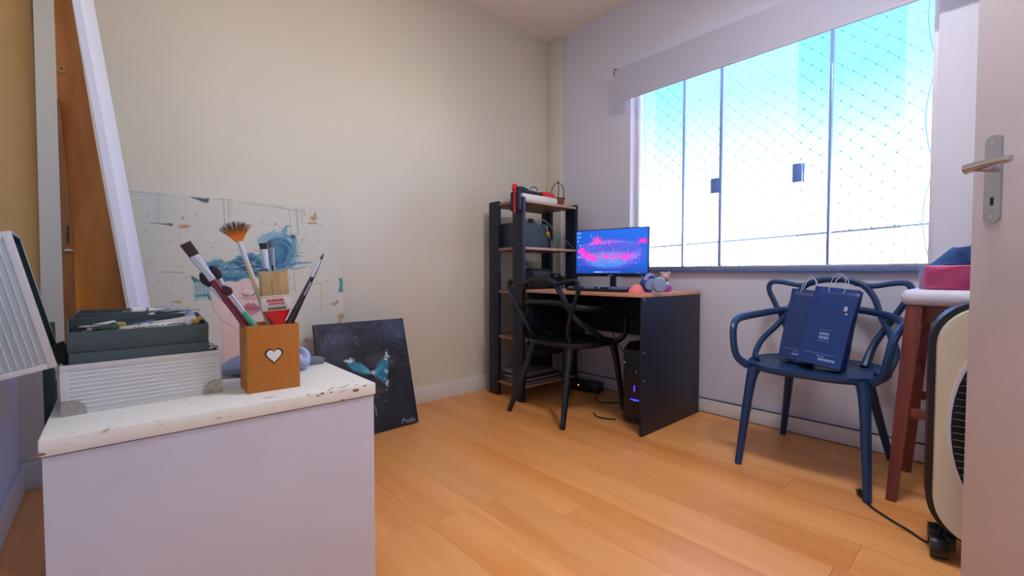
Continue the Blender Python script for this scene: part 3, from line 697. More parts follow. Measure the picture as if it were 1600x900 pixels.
ptube((.075, 1.352, .782), radians(172), .075, .012, mat('tube_silver', (158, 166, 178), .35, metal=.4, var=.2, vscale=70), M_brass, 'crumpled silver paint tube lying behind the upper tray', cap=False)
ptube((.128, 1.305, .770), radians(200), .035, .013, mat('tube_steel', (150, 168, 204), .3, metal=.6, var=.1), mat('tube_metal', (170, 178, 190), .3, metal=.8), 'steel-blue rolled tube end tilting up at the right of the trays', ry=radians(-32), cap=False)

# ------------------------------------------------------------------ brush holder
hx0, hx1, hy0, hy1, hz1 = 0, .109, 0, .098, .1525
hp = empty('brush_holder', (.216, 1.130, DZ), radians(-2), label='square kraft cardboard box with a white heart, holding the brushes', cat='holder')
M_kraft = mat('kraft_board', (184, 112, 34), .7, var=.04, vscale=150, bump=.2, bscale=300)
b = MB(); t = .003
b.box((0, 0, 0), (hx1, t, hz1), .0008).box((0, hy1-t, 0), (hx1, hy1, hz1), .0008).box((0, t, 0), (t, hy1-t, hz1), 0).box((hx1-t, t, 0), (hx1, hy1-t, hz1), 0).box((t, t, 0), (hx1-t, hy1-t, .003))
b.out('box', M_kraft, hp)
def heart(s, cx, cz, n=40):
    out = []
    for k in range(n):
        a = 2*pi*k/n; x = 16*sin(a)**3; y = 13*cos(a)-5*cos(2*a)-2*cos(3*a)-cos(4*a); out.append((cx+s*x/16, cz+s*y/15))
    return out
cx, cz = .054, .082
MB().prism(heart(.0195, cx, cz), .0006, (0, -.0006, 0), 'y').out('heart_outline', mat('heart_shadow', (74, 50, 26), .8), hp)
MB().prism([(x, z) for x, z in heart(.0155, cx, cz)], .0006, (0, -.0012, 0), 'y').out('heart', mat('heart_white', (232, 232, 232), .7), hp)

# brushes
def brushroot(tip, rim, name, label, Lbelow=None, roll=0):
    d = (tip-rim).normalized()
    L = (rim.z-(DZ+.006))/d.z if d.z > .05 else .14
    base = rim-d*L
    x = Vector((1, 0, 0)); x = (x-d*x.dot(d)).normalized(); y = d.cross(x)
    R = Matrix((x, y, d)).transposed().to_4x4() @ Matrix.Rotation(roll, 4, 'Z')
    e_ = bpy.data.objects.new(name, None); COL.objects.link(e_); e_.location = base; e_.rotation_euler = R.to_euler(); e_.empty_display_size = .03
    tag(e_, label, 'brush', 'brushes in the kraft holder')
    return e_, (tip-base).length
M_silver = mat('ferrule_silver', (206, 212, 222), .22, metal=.9)
def flatsec(b, z0, z1, w0, w1, t0, t1, n=16, seg=4, pw=1):
    b.grid(lambda u, v: Vector(((w0+(w1-w0)*v**pw)*cos(2*pi*u), (t0+(t1-t0)*v)*sin(2*pi*u), z0+(z1-z0)*v)), n, seg, True)
    return b
def capit(b):
    bmesh.ops.holes_fill(b.bm, edges=[e for e in b.bm.edges if e.is_boundary], sides=0); return b
def bristles(e_, z0, z1, w0, w1, t0, t1, m, n=60, name='bristle', jag=.003, taper=.4, r=.0006, curve=0):
    b = MB(); rs = random.Random(int(z1*1e5))
    for q in range(n):
        u = rs.uniform(-1, 1); v = rs.uniform(-1, 1)*sqrt(max(0, 1-u*u*.8))
        zz = z1-rs.random()*jag-curve*u*u
        b.tube([(w0*u, t0*v, z0), ((w0*.5+w1*.5)*u, (t0+t1)/2*v, (z0+zz)/2), (w1*u, t1*v, zz)], [r, r, r*taper], 4, cap=False)
    return tag(b.out(name, m, e_), kind='stuff')
M_maroon = mat('handle_maroon', (118, 14, 40), .25, coat=.6)
RIM = DZ+hz1
# a: flat brush, maroon handle
tip = PY(289, 380, 1.165); rim = PY(383, 506, 1.172)
e_, L = brushroot(tip, rim, 'paintbrush', 'large flat brush with plum bristles, silver ferrule and maroon handle, leaning left')
b = MB(); b.tube([(0, 0, 0), (0, 0, L*.35), (0, 0, L-.092)], [.0035, .0095, .0072], 14, 4); b.out('handle', M_maroon, e_)
b = MB(); flatsec(b, L-.094, L-.072, .0075, .0078, .0065, .006); flatsec(b, L-.072, L-.030, .0078, .0105, .006, .0042); capit(b); b.out('ferrule', M_silver, e_)
b = MB()
for zz in (.091, .087, .083): b.tube([(.0081*cos(a), .0070*sin(a), L-zz) for a in np.linspace(0, 2*pi, 17)[:-1]], .0007, 5, closed=True)
b.out('crimp_ring', M_silver, e_)
b = MB(); flatsec(b, L-.032, L, .0098, .0105, .0036, .0026); capit(b); b.out('bristle_core', mat('bristle_plum', (52, 30, 44), .6, var=.2, vscale=200, stretch=(1, 1, .1)), e_)
bristles(e_, L-.031, L+.001, .0098, .0107, .0036, .003, mat('bristle_plum2', (70, 40, 56), .6), 70)
# b: fan brush
tip = PY(372, 372, 1.195); rim = PY(421, 506, 1.170)
e_, L = brushroot(tip, rim, 'fan_brush', 'fan brush with spread amber bristles and a worn cream wooden handle')
L -= .008
b = MB(); b.tube([(0, 0, 0), (0, 0, L*.45), (0, 0, L-.048)], [.0045, .0072, .0052], 12, 4); b.out('handle', mat('handle_cream', (206, 192, 148), .5, var=.15, vscale=90), e_)
b = MB(); b.tube([(0, 0, L-.05), (0, 0, L-.022), (0, 0, L)], [.0056, .0058, .0045], 12, 3); b.out('ferrule', mat('ferrule_white', (202, 202, 208), .35, metal=.3), e_)
b = MB(); rs = random.Random(2)
for q in range(150):
    a = rs.uniform(-1, 1); an = a*radians(42)+radians(3); Lb = .044+rs.random()*.005-.003*abs(a)
    y_ = rs.uniform(-.0016, .0016); x0_ = a*.004
    b.tube([(x0_, y_, L-.003), (x0_+sin(an)*Lb*.5, y_, L+cos(an)*Lb*.5), (x0_+sin(an*1.04)*Lb, y_, L+cos(an)*Lb)], [.0007, .0006, .0002], 4, cap=False)
M_fan = bpy.data.materials.new('fan_bristle'); M_fan.use_nodes = True; n = M_fan.node_tree; bs = n.nodes['Principled BSDF']
t = n.nodes.new('ShaderNodeTexCoord'); s_ = n.nodes.new('ShaderNodeSeparateXYZ'); n.links.new(t.outputs['Object'], s_.inputs[0])
r1 = n.nodes.new('ShaderNodeMapRange'); r1.inputs[1].default_value = L; r1.inputs[2].default_value = L+.045; n.links.new(s_.outputs['Z'], r1.inputs[0])
rr = n.nodes.new('ShaderNodeValToRGB'); rr.color_ramp.elements[0].color = lin((224, 126, 20))+(1,); rr.color_ramp.elements[0].position = .25; rr.color_ramp.elements[1].color = lin((74, 52, 34))+(1,); rr.color_ramp.elements[1].position = .8
n.links.new(r1.outputs[0], rr.inputs[0]); n.links.new(rr.outputs[0], bs.inputs['Base Color'])
tag(b.out('bristle', M_fan, e_), kind='stuff')
# c: wide varnish brush, red handle
tip = PY(427, 423, 1.150); rim = PY(434, 506, 1.146)
e_, L = brushroot(tip, rim, 'varnish_brush', 'wide flat brush with blond bristles, white label and bright red handle')
zf0, zf1 = L-.094, L-.058
M_red = mat('handle_red', (206, 14, 24), .3, coat=.5)
b = MB(); flatsec(b, .0, .04, .010, .010, .005, .006); flatsec(b, .04, zf0-.025, .010, .016, .006, .007); flatsec(b, zf0-.025, zf0+.004, .016, .031, .007, .0085, pw=.8); capit(b); b.out('handle', M_red, e_)
MB().box((-.0325, -.0095, zf0), (.0325, .0095, zf1), .002).out('ferrule', mat('ferrule_label', (206, 204, 200), .45, metal=.1), e_)
b = MB()
for q in range(8): b.box((-.021+q*.0046+.0, -.0101, zf0+.021), (-.021+q*.0046+.0034, -.0096, zf0+.0275+.001*(q % 3 == 0)))
for q in range(7): b.box((-.017+q*.0049, -.0101, zf0+.0145), (-.017+q*.0049+.0036, -.0096, zf0+.019))
b.out('lettering', mat('label_red', (178, 44, 52), .6), e_)
b = MB()
for q in range(7): b.box((-.020+q*.0056, -.0101, zf0+.0035), (-.020+q*.0056+.005, -.0096, zf0+.0085))
b.box((-.022, -.0101, zf0+.011), (.022, -.0096, zf0+.0118)); b.out('lettering', mat('label_grey', (70, 74, 80), .6), e_)
b = MB()
for zz in (zf0+.002, zf1-.003): b.tube([(-.033, -.0095, zz), (.033, -.0095, zz)], .001, 5)
b.out('crimp_ring', M_silver, e_)
MB().box((-.030, -.007, zf1-.002), (.030, .007, L-.003), .003).out('bristle_core', mat('bristle_blond', (176, 150, 104), .8, var=.25, vscale=60, stretch=(6, 6, .3)), e_)
bristles(e_, zf1-.001, L+.001, .0305, .031, .0078, .0075, mat('bristle_blond2', (196, 172, 124), .7), 420, jag=.005, r=.0006)
# d,e: small flats behind
tip = PY(411, 380, 1.200); rim = PY(428, 500, 1.185)
e_, L = brushroot(tip, rim, 'paintbrush', 'small brush with short black bristles and a pale flared ferrule, behind the wide brush')
b = MB(); b.tube([(0, 0, 0), (0, 0, L-.06)], [.003, .004], 10); b.out('handle', mat('handle_black', (18, 16, 20), .25, coat=.5), e_)
b = MB(); flatsec(b, L-.062, L-.015, .0042, .0078, .0042, .003); capit(b); b.out('ferrule', mat('ferrule_white', (202, 202, 208), .35, metal=.3), e_)
b = MB(); flatsec(b, L-.016, L, .0076, .0094, .003, .0022); capit(b); b.out('bristle', mat('bristle_black', (16, 16, 20), .6), e_)
tip = PY(423, 376, 1.212); rim = PY(434, 500, 1.200)
e_, L = brushroot(tip, rim, 'paintbrush', 'small brush with grey bristles and a speckled steel ferrule, behind the wide brush')
b = MB(); b.tube([(0, 0, 0), (0, 0, L-.06)], [.003, .004], 10); b.out('handle', mat('handle_black', (18, 16, 20), .25, coat=.5), e_)
b = MB(); flatsec(b, L-.062, L-.018, .0048, .0060, .004, .003); capit(b); b.out('ferrule', mat('ferrule_worn', (150, 150, 150), .4, metal=.5, var=.4, vscale=300), e_)
b = MB(); flatsec(b, L-.019, L, .0058, .0068, .003, .0022); capit(b); b.out('bristle', mat('bristle_grey', (88, 90, 98), .6), e_)
# f: round brush black handle
tip = PY(506, 396, 1.150); rim = PY(452, 506, 1.145)
e_, L = brushroot(tip, rim, 'paintbrush', 'pointed round brush with a glossy black handle, leaning right')
b = MB(); b.tube([(0, 0, 0), (0, 0, L*.45), (0, 0, L-.066)], [.004, .0088, .0052], 14, 4); b.out('handle', mat('handle_black', (18, 16, 20), .25, coat=.5), e_)
b = MB(); b.tube([(0, 0, L-.067), (0, 0, L-.055), (0, 0, L-.018)], [.0056, .0056, .0032], 12); b.out('ferrule', M_silver, e_)
b = MB()
for zz in (.066, .062, .058): b.tube([(.0057*cos(a), .0057*sin(a), L-zz) for a in np.linspace(0, 2*pi, 13)[:-1]], .0006, 5, closed=True)
b.out('crimp_ring', M_silver, e_)
b = MB(); b.tube([(0, 0, L-.02), (0, 0, L-.010), (0, 0, L)], [.003, .0034, .0006], 10, 3); b.out('bristle', mat('bristle_olive', (84, 74, 62), .7), e_)
b = MB()
for q in range(9): b.box((-.0012, -.0084, L-.115+q*.004), (.0016, -.0066, L-.1125+q*.004))
b.out('lettering', mat('print_white', (210, 210, 216), .5), e_)
# g: dark soft brushes
for tp, rm, yy, lb in (((312, 426), (381, 503), 1.185, 'dark fluffy brush leaning far left, behind the maroon-handled one'), ((328, 414), (388, 503), 1.200, 'upright dark filbert brush with a silver ferrule, behind the maroon-handled one')):
    tip = PY(*tp, yy); rim = PY(*rm, yy-.01); e_, L = brushroot(tip, rim, 'paintbrush', lb)
    b = MB(); b.tube([(0, 0, 0), (0, 0, L-.07)], [.003, .0045], 10); b.out('handle', mat('handle_black', (18, 16, 20), .25, coat=.5), e_)
    b = MB(); flatsec(b, L-.075, L-.034, .0046, .0062, .0045, .004); capit(b); b.out('ferrule', M_silver, e_)
    b = MB(); b.grid(lambda u, v: Vector(((.006+.005*sin(pi*min(1, v*1.1)))*cos(2*pi*u)*sqrt(max(0, 1-v**5)), .005*sin(2*pi*u)*sqrt(max(0, 1-v**5)), L-.036+.036*v)), 16, 10, True); b.out('bristle', mat('bristle_dark', (40, 32, 40), .8, var=.3, vscale=200), e_)
# h: green ended makeup-like brush
tip = PY(348, 446, 1.140); rim = PY(396, 507, 1.146)
e_, L = brushroot(tip, rim, 'paintbrush', 'slim brush with dark tuft, long steel ferrule and mint green handle, in front')
b = MB(); b.tube([(0, 0, 0), (0, 0, L*.5), (0, 0, L-.070)], [.003, .0055, .0058], 12, 3); b.out('handle', mat('handle_mint', (60, 172, 128), .35, coat=.4), e_)
b = MB(); b.tube([(0, 0, L-.072), (0, 0, L-.055), (0, 0, L-.024)], [.0062, .0056, .0072], 14, 3); b.out('ferrule', M_silver, e_)
b = MB(); b.grid(lambda u, v: Vector(((.006+.0042*sin(pi*min(1, v*1.15)))*cos(2*pi*u)*sqrt(max(0, 1-v**4)), .005*sin(2*pi*u)*sqrt(max(0, 1-v**4)), L-.026+.026*v)), 16, 10, True); b.out('bristle', mat('bristle_wine', (58, 26, 38), .8, var=.3, vscale=200), e_)

# ------------------------------------------------------------------ bluish things behind the holder
M_cloth = mat('blue_grey_cloth', (128, 138, 164), .8, var=.1, vscale=20, bump=.3, bscale=120)
def blob(name, loc, rz, sx, sy, sz, m, label, cat, amp=.18, seed=0):
    b = MB(); rs = np.random.RandomState(seed); ph = rs.rand(6)*6.28
    def f(u, v):
        a = 2*pi*u; p = pi*(v-.5); k = 1+amp*(sin(2*a+ph[0])*.4+sin(3*a+ph[1]+2*p)*.35+sin(5*a+ph[2])*.2+sin(4*p+ph[3])*.3)
        cp = cos(p)
        return Vector((sx*cp*cos(a)*k, sy*cp*sin(a)*k, sz*(.5+.5*sin(p))*(1+.2*sin(3*a+ph[4]))))
    b.grid(f, 30, 16, True); o = b.out(name, m, smooth=2); o.location = loc; o.rotation_euler = (0, 0, rz); return tag(o, label, cat)
blob('rag', (.262, 1.36, DZ), .3, .070, .05, .045, M_cloth, 'crumpled blue-grey rag on the cabinet between the case and the holder', 'rag', seed=2)
blob('sponge_roll', (.383, 1.335, DZ), .1, .028, .045, .054, mat('pale_blue', (168, 182, 222), .7), 'pale blue rounded sponge half hidden by the right of the holder', 'sponge', .06, 5)
o = MB().box((-.035, -.02, 0), (.035, .03, .018), .004).out('eraser_block', mat('eraser_grey', (112, 112, 128), .7)); o.location = (.430, 1.385, DZ); o.rotation_euler = (0, 0, .1); tag(o, 'small flat grey block on the cabinet right of the blue sponge', 'block')
# dark folder behind the case on the left
o = MB().box((0, 0, 0), (.02, .06, .75), .004).out('folder', mat('folder_green', (20, 46, 44), .7)); o.location = (-.135, 1.535, 0); tag(o, 'dark green folder standing on end behind the left end of the white cabinet', 'folder')

# ------------------------------------------------------------------ easel and blank canvas
ea = empty('easel', (-.06, 1.80, 0), label='varnished pine easel standing behind the left end of the cabinet', cat='easel')
M_pine = wood('pine', (176, 100, 26), (212, 140, 58), .45, 2.2, (9, 9, 1.0))
M_pined = wood('pine_dark', (104, 62, 24), (140, 88, 36), .5, 3, (9, 9, 1))
ye = 1.80
def ex(x, y): q = PY(x, y, ye); return (q.x+.06, q.z)
pl_ = [ex(101, 478), ex(84, 0), ex(112, 0), ex(150, 225), ex(197, 478)]
# extend upwards and down to the floor
top_l = (pl_[1][0]-.006, 2.15); top_r = (pl_[2][0]-.004, 2.15)
lo_l = (pl_[0][0]+.0, .03); lo_r = (pl_[4][0]+.075, .03)
MB().prism([lo_l, pl_[0], pl_[1], top_l, top_r, pl_[2], pl_[3], pl_[4], lo_r], .028, (0, 0, 0), 'y', bev=.002).out('mast', M_pine, ea)
r0, r1 = ex(93, 160), ex(106, 490)
MB().prism([(r1[0]-.006, .03), (r0[0]-.003, r0[1]), (r0[0]+.002, r0[1]), (r1[0]+.016, 1.0), (r1[0]+.02, .03)], .030, (0, -.034, 0), 'y', bev=.001).out('rear_leg', M_pined, ea)
MB().box((-.02, -.16, .0), (.16, .55, .03), .003).out('foot_rail', M_pine, ea)
MB().box((-.01, -.05, .5), (.20, .50, .535), .003).out('canvas_ledge', M_pine, ea)
q = ex(96, 108); MB().lathe([(.009, 0), (.009, -.004), (.004, -.005)], 14, (q[0], 0, q[1]), 'y').out('bolt', mat('brass_dull', (176, 150, 90), .4, metal=.6), ea)
MB().lathe([(.0035, -.0045), (.003, -.0065)], 10, (q[0], 0, q[1]), 'y').out('bolt', M_black, ea)
q = ex(108, 392); b = MB(); b.ball((q[0], -.040, q[1]), .010, 12, (1.1, .5, .6)); b.tube([(q[0]-.008, -.044, q[1]), (q[0]+.008, -.044, q[1])], .003, 6); b.out('wing_nut', M_chrome, ea)
b = MB(); b.tube([(q[0], -.036, q[1]+.02), (q[0]+.001, -.036, q[1]+.07)], .0015, 5); b.out('slot', M_black, ea)
# blank canvas on the easel, seen almost edge-on
def wp(x, y, Y): q = PY(x, y, Y); return Vector((q.x, Y, q.z))
yn, yf = 1.72, 2.20
nb0, nb1 = wp(199, 470, yn), wp(112, 0, yn)      # near back edge
nf0, nf1 = wp(216, 470, yn), wp(127, 0, yn)      # near front edge
ff0, ff1 = wp(233, 470, yf), wp(146, 0, yf)
def line_at(p, q, z): t = (z-p.z)/(q.z-p.z); return p+(q-p)*t
zA, zB = .54, 2.32
v_ = []
for z in (zA, zB):
    a_, b_, c_ = line_at(nb0, nb1, z), line_at(nf0, nf1, z), line_at(ff0, ff1, z); v_.append([a_, b_, c_, c_+(a_-b_)])
me = bpy.data.meshes.new('blank_canvas'); co = v_[0]+v_[1]; o_ = Vector((0.05, 1.9, zA))
me.from_pydata([tuple(c-o_) for c in co], [], [(0, 1, 2, 3), (4, 7, 6, 5), (0, 4, 5, 1), (1, 5, 6, 2), (2, 6, 7, 3), (3, 7, 4, 0)])
o = bpy.data.objects.new('blank_canvas', me); COL.objects.link(o); o.location = o_; me.materials.append(mat('primed_canvas', (226, 226, 234), .7, bump=.2, bscale=500))
md = o.modifiers.new('b', 'BEVEL'); md.width = .002; md.segments = 2
tag(o, 'tall blank white stretched canvas on the easel, seen edge-on', 'canvas')

# ------------------------------------------------------------------ shelf unit
SX0, SX1, SY0, SY1 = 2.03, 2.60, 2.165, 2.52
M_shelfwood = wood('shelf_oak', (128, 98, 80), (152, 118, 98), .5, 3, (1.2, 10, 10))
sh = empty('shelf_unit', (SX0, SY0, 0), label='tall open shelf unit with black uprights and brown boards in the corner', cat='shelf')
SW, SD = SX1-SX0, SY1-SY0
for (x, y) in ((0, 0), (0, SD-.1), (SW-.028, 0), (SW-.028, SD-.1)):
    MB().box((x, y, 0), (x+.028, y+.1, 1.385), .0015).out('post', M_black_flare, sh)
for z, nm in ((1.352, 0), (1.035, 0), (.735, 0), (.415, 0), (.09, 0)):
    MB().box((.028, 0, z), (SW-.028, SD, z+.018), .001).out('shelf_board', M_shelfwood, sh)
    MB().box((.028, -.0015, z+.001), (SW-.028, 0, z+.017)).out('edge_band', mat('edge_oak', (184, 144, 122), .5), sh)
    MB().box((.006, .1, z), (.028, SD-.1, z+.018), .001).out('shelf_board', M_shelfwood, sh)
# desk
dk = empty('desk', (2.06, 1.275, 0), label='black desk with pale wood top under the window', cat='desk')
DW, DL = .665, .888
MB().box((0, 0, .745), (DW, DL, .765), .001).out('desk_top', wood('desk_oak', (206, 146, 112), (224, 170, 136), .4, 2, (10, 1, 10)), dk)
MB().box((.012, .004, 0), (DW-.005, .022, .745), .001).out('side_panel', M_black_flare, dk)
MB().box((DW-.06, .022, .45), (DW-.044, DL-.002, .745), .001).out('back_panel', M_black_flare, dk)
MB().box((.012, DL-.02, .3), (DW-.06, DL-.003, .745), .001).out('side_panel', M_black_flare, dk)
for z in (.735, .45, .3): MB().lathe([(.004, 0), (.004, -.001)], 10, (.022, .004, z), 'y').out('screw_cap', M_white2, dk)

# ------------------------------------------------------------------ chairs
def make_chair(name, loc, rz, m, label, sc=1.0):
    e_ = empty(name, loc, rz, label, 'chair')
    b = MB(); nU, nV = 48, 10
    def sp_(a, k, top=True):
        c, s_ = cos(a), sin(a); ex_ = .62
        X = .235*abs(c)**ex_*(1 if c > 0 else -1)+.0; Yv = .262*abs(s_)**ex_*(1 if s_ > 0 else -1)
        if X < 0: Yv *= 1-.22*(X/-.235)**2
        else: Yv *= 1-.06*(X/.235)**2
        return X, Yv
    rings = []
    prof = [(0.02, .442), (.3, .442), (.6, .443), (.85, .449), (.96, .456), (1.0, .462), (1.005, .454), (1.0, .442), (.96, .432), (.8, .424), (.4, .424), (.02, .424)]
    b.grid(lambda u, v: (lambda p, q: Vector((p[0]*q[0], p[1]*q[0], q[1]-.006*(p[0] > .1)*(p[0]-.1)*q[0]*5)))(sp_(2*pi*u, 1), prof[min(len(prof)-1, int(round(v*(len(prof)-1))))]), nU, len(prof)-1, True)
    capit(b); b.out('seat', m, e_)
    for sx, sy in ((1, 1), (1, -1), (-1, 1), (-1, -1)):
        if sx > 0: P_ = [(.175, sy*.200, .438), (.200, sy*.212, .34), (.255, sy*.235, 0)]
        else: P_ = [(-.165, sy*.150, .445), (-.20, sy*.165, .34), (-.32, sy*.225, 0)]
        b = MB(); b.tube(P_, [.034, .028, .0235, .020, .0165], 12, 5, flat=.85); b.out('leg', m, e_)
    for sy in (1, -1):
        b = MB(); b.tube([(-.155, sy*.15, .445), (-.205, sy*.165, .53), (-.235, sy*.205, .62), (-.252, sy*.252, .71), (-.26, sy*.287, .785), (-.262, sy*.275, .825), (-.268, sy*.225, .826), (-.275, sy*.15, .812), (-.278, sy*.08, .822)], [.026, .0195, .018, .0175, .017, .017, .016, .016, .012], 10, 6, flat=.75)
        b.out('ear_loop', m, e_)
        b = MB(); b.tube([(-.255, 0, .70), (-.25, sy*.10, .70), (-.225, sy*.20, .685), (-.14, sy*.268, .668), (0, sy*.295, .660), (.12, sy*.298, .652), (.190, sy*.290, .620), (.215, sy*.278, .54), (.205, sy*.264, .48), (.175, sy*.232, .445)], [.015, .0165, .0165, .018, .018, .019, .020, .019, .020, .022], 10, 6, flat=.75)
        b.out('arm_loop', m, e_)
    b = MB()
    half = [(.07, .225, .452), (.01, .255, .478), (-.10, .262, .535), (-.195, .228, .600), (-.235, .190, .670), (-.262, .160, .755), (-.275, .115, .815), (-.280, .05, .838)]
    pts = half+[(-.281, 0, .840)]+[(x, -y, z) for x, y, z in half[::-1]]
    b.tube(pts, [.018, .018, .018, .018, .0185, .019, .018, .019, .0185, .018, .018, .018, .018], 10, 6, flat=.75); b.out('back_arch', m, e_)
    return e_
M_chairR = mat('chair_flare_blue', (24, 58, 100), .38)  # blue flare painted into the chair's base colour
M_chairL = mat('chair_black', (14, 20, 30), .4)
make_chair('dining_chair', (2.37, .572, 0), pi, M_chairR, 'dark plastic armchair tinted flare blue, with looped back, under the window by the stool')
make_chair('dining_chair', (2.165, 1.865, 0), radians(0), M_chairL, 'black plastic armchair with looped back, pushed in at the desk')

# ------------------------------------------------------------------ gift bags on the right chair
M_bag = mat('bag_flare_blue', (12, 52, 118), .35, var=.08, vscale=20, bump=.1, bscale=30)  # dark bag colour brightened with painted-in flare blue
M_bag2 = mat('bag_flare_blue2', (10, 44, 104), .4, var=.08, vscale=20, bump=.1, bscale=30)  # same painted-in flare blue, slightly darker
def bag(loc, rz, tilt, w_, d_, h, m, label, seed):
    e_ = empty('gift_bag', loc, rot=(-.10, tilt, rz), label=label, cat='bag', group='dark gift bags on the chair')
    # local: y across, x towards the front, z up ; slight taper of depth at the top
    b = MB(); rs = np.random.RandomState(seed)
    def f(u, v):
        per = [(-1, -1), (-1, 0), (-1, 1), (-.0, .9), (1, 1), (1, 0), (1, -1), (.0, -.9), (-1, -1)]
        q = u*8; i = min(7, int(q)); fr = q-i; p = (per[i][0]*(1-fr)+per[i+1][0]*fr, per[i][1]*(1-fr)+per[i+1][1]*fr)
        dd = d_*(1-.55*v); return Vector((p[0]*dd/2+.002*sin(9*v+seed), p[1]*w_/2*(1+.03*v)+.0015*sin(7*v+3*u), v*h))
    b.grid(f, 32, 10, True); capit_edges = [e for e in b.bm.edges if e.is_boundary and all(v.co.z < .01 for v in e.verts)]
    bmesh.ops.holes_fill(b.bm, edges=capit_edges, sides=0); b.out('bag_body', m, e_, smooth=True, solid=.0012)
    M_rope = mat('bag_rope', (190, 196, 214), .6)
    for sx in (-1, 1):
        bb = MB(); x_ = sx*d_*.22; bb.tube([(x_, -.028, h-.02), (x_, -.03, h), (x_+sx*.004, -.022, h+.045), (x_+sx*.006, 0, h+.066), (x_+sx*.004, .022, h+.045), (x_, .03, h), (x_, .028, h-.02)], .0018, 6, 5); bb.out('rope_handle', M_rope, e_)
    M_pr = mat('bag_print', (150, 176, 214), .5)
    X_ = lambda z: d_/2*(1-.55*z/h)+.0016
    b = MB()
    def bar(y0, y1, z, t): b.box((X_(z)-.0005, y0, z), (X_(z)+.0006, y1, z+t))
    bar(-w_*.38, w_*.34, .050, .0012)
    for q in range(6): bar(w_*.36-.012*q*.9-.009, w_*.36-.012*q*.9, .022, .010)
    for q in range(5): bar(-.012+q*.006, -.008+q*.006, .038, .004)
    b.out('lettering', M_pr, e_)
    return e_
b1 = bag((2.418, .668, .455), pi+radians(3), radians(-13), .135, .07, .345, M_bag2, 'dark paper gift bag with flare-blue tint on the chair seat, left one with rope handles', 1)
b2 = bag((2.335, .548, .460), pi+radians(-5), radians(-14), .165, .08, .355, M_bag, 'wider dark gift bag with flare-blue tint on the chair seat, right one with a printed block', 2)
b = MB()
for r_ in range(2):
    for q in range(4):
        b.box((.0355-r_*.0015, -.016+q*.0095-.004, .135-r_*.017), (.0366-r_*.0015, -.016+q*.0095+.003, .147-r_*.017))
b.box((.034, -.022, .158), (.0352, .022, .1592)).box((.038, -.022, .108), (.0392, .022, .1092))
b.out('lettering', mat('bag_print', (150, 176, 214), .5), b2)
b = MB(); b.ball((.030, .052, .262), .011, 8, (.15, .7, 1.2)); b.ball((.0305, .058, .240), .005, 8, (.2, 1, 1)); b.out('sticker', mat('silver_foil', (180, 186, 196), .25, metal=.8), b2)

# ------------------------------------------------------------------ stool, box, jeans
stl = empty('stool', (2.40, .10, 0), label='tall red-brown wooden stool with a white rounded top, right of the chair', cat='stool')
M_ml = wood('mahogany', (108, 50, 44), (136, 66, 56), .5, 3, (9, 9, 1))
b = MB(); b.box((-.20, -.20, .752), (.20, .17, .812), .026, 4); b.out('seat', mat('stool_white', (214, 214, 230), .5), stl)
for sx, sy in ((-1, 1), (1, 1), (-1, -1), (1, -1)):
    yo = .0
    b = MB(); tp = Vector((sx*.165, (.130 if sy > 0 else -.16), .752)); bt = Vector((sx*.19, (.180 if sy > 0 else -.2), 0))
    A_ = [(-.02, -.02), (.02, -.02), (.02, .02), (-.02, .02)]
    vt = [b.bm.verts.new(tp+Vector((x*1.15, y*1.2, 0))) for x, y in A_]; vb = [b.bm.verts.new(bt+Vector((x*.8, y*.8, 0))) for x, y in A_]
    for k in range(4): b.bm.faces.new((vb[k], vb[(k+1) % 4], vt[(k+1) % 4], vt[k]))
    b.bm.faces.new(vt); b.bm.faces.new(vb[::-1]); b.out('leg', M_ml, stl, smooth=False)
for z, x_ in ((.33, -.178), (.33, .178)): MB().box((x_-.01, -.17, z), (x_+.01, .15, z+.035), .002).out('rung', M_ml, stl)
for z, y_ in ((.45, .15), (.45, -.175)): MB().box((-.17, y_-.01, z), (.17, y_+.01, z+.035), .002).out('rung', M_ml, stl)
MB().box((-.165, -.16, .69), (-.145, .13, .752), .001).out('apron', M_ml, stl)
pb = empty('pink_box', (2.385, .085, .812), radians(1), label='bright pink box in clear wrap on top of the stool', cat='box')
MB().box((-.15, -.16, .003), (.13, .125, .088), .003).out('box_body', mat('box_pink', (240, 84, 150), .4, var=.1, vscale=30, bump=.4, bscale=50), pb)
b = MB(); rs = np.random.RandomState(3)
b.grid(lambda u, v: Vector((-.153+.003*sin(14*u+6*v)-.004*max(0, .25-v), -.16+.30*u, .0+.09*v+.004*sin(9*u)*(1-v))), 24, 10)
b.grid(lambda u, v: Vector((-.153+.28*u, .128+.004*sin(13*u+5*v)+.008*(1-v), .0+.09*v)), 24, 10)
b.out('plastic_wrap', glass('wrap_film', .18), pb)
# jeans
b = MB()
def jf(u, v):
    a = 2*pi*u; p = v
    return Vector(((.135*cos(a))*(1-.28*p)+.012*sin(3*a+4*p), (.13*sin(a))*(1-.3*p)+.010*sin(4*a+5*p)-.03*p, .035*(1-cos(pi*min(1, p*1.2)))*.9+.008*sin(5*a+7*p)*sin(pi*p)+.0))
b.grid(lambda u, v: Vector((0, 0, .902))+jf(u, v) if False else jf(u, v), 40, 12, True); capit(b)
jn = b.out('jeans', mat('denim', (22, 66, 120), .8, var=.2, vscale=60, bump=.5, bscale=80), smooth=2); jn.location = (2.39, .075, .905); tag(jn, 'folded dark blue jeans lying on top of the pink box', 'clothes')
b = MB()
b.grid(lambda u, v: Vector(((.09*cos(2*pi*u))*(1-.4*v)+.008*sin(6*pi*u), (.07*sin(2*pi*u))*(1-.5*v)-.01*v, .075*sin(pi/2*v)+.006*sin(8*pi*u)*(1-v))), 36, 10, True); capit(b)
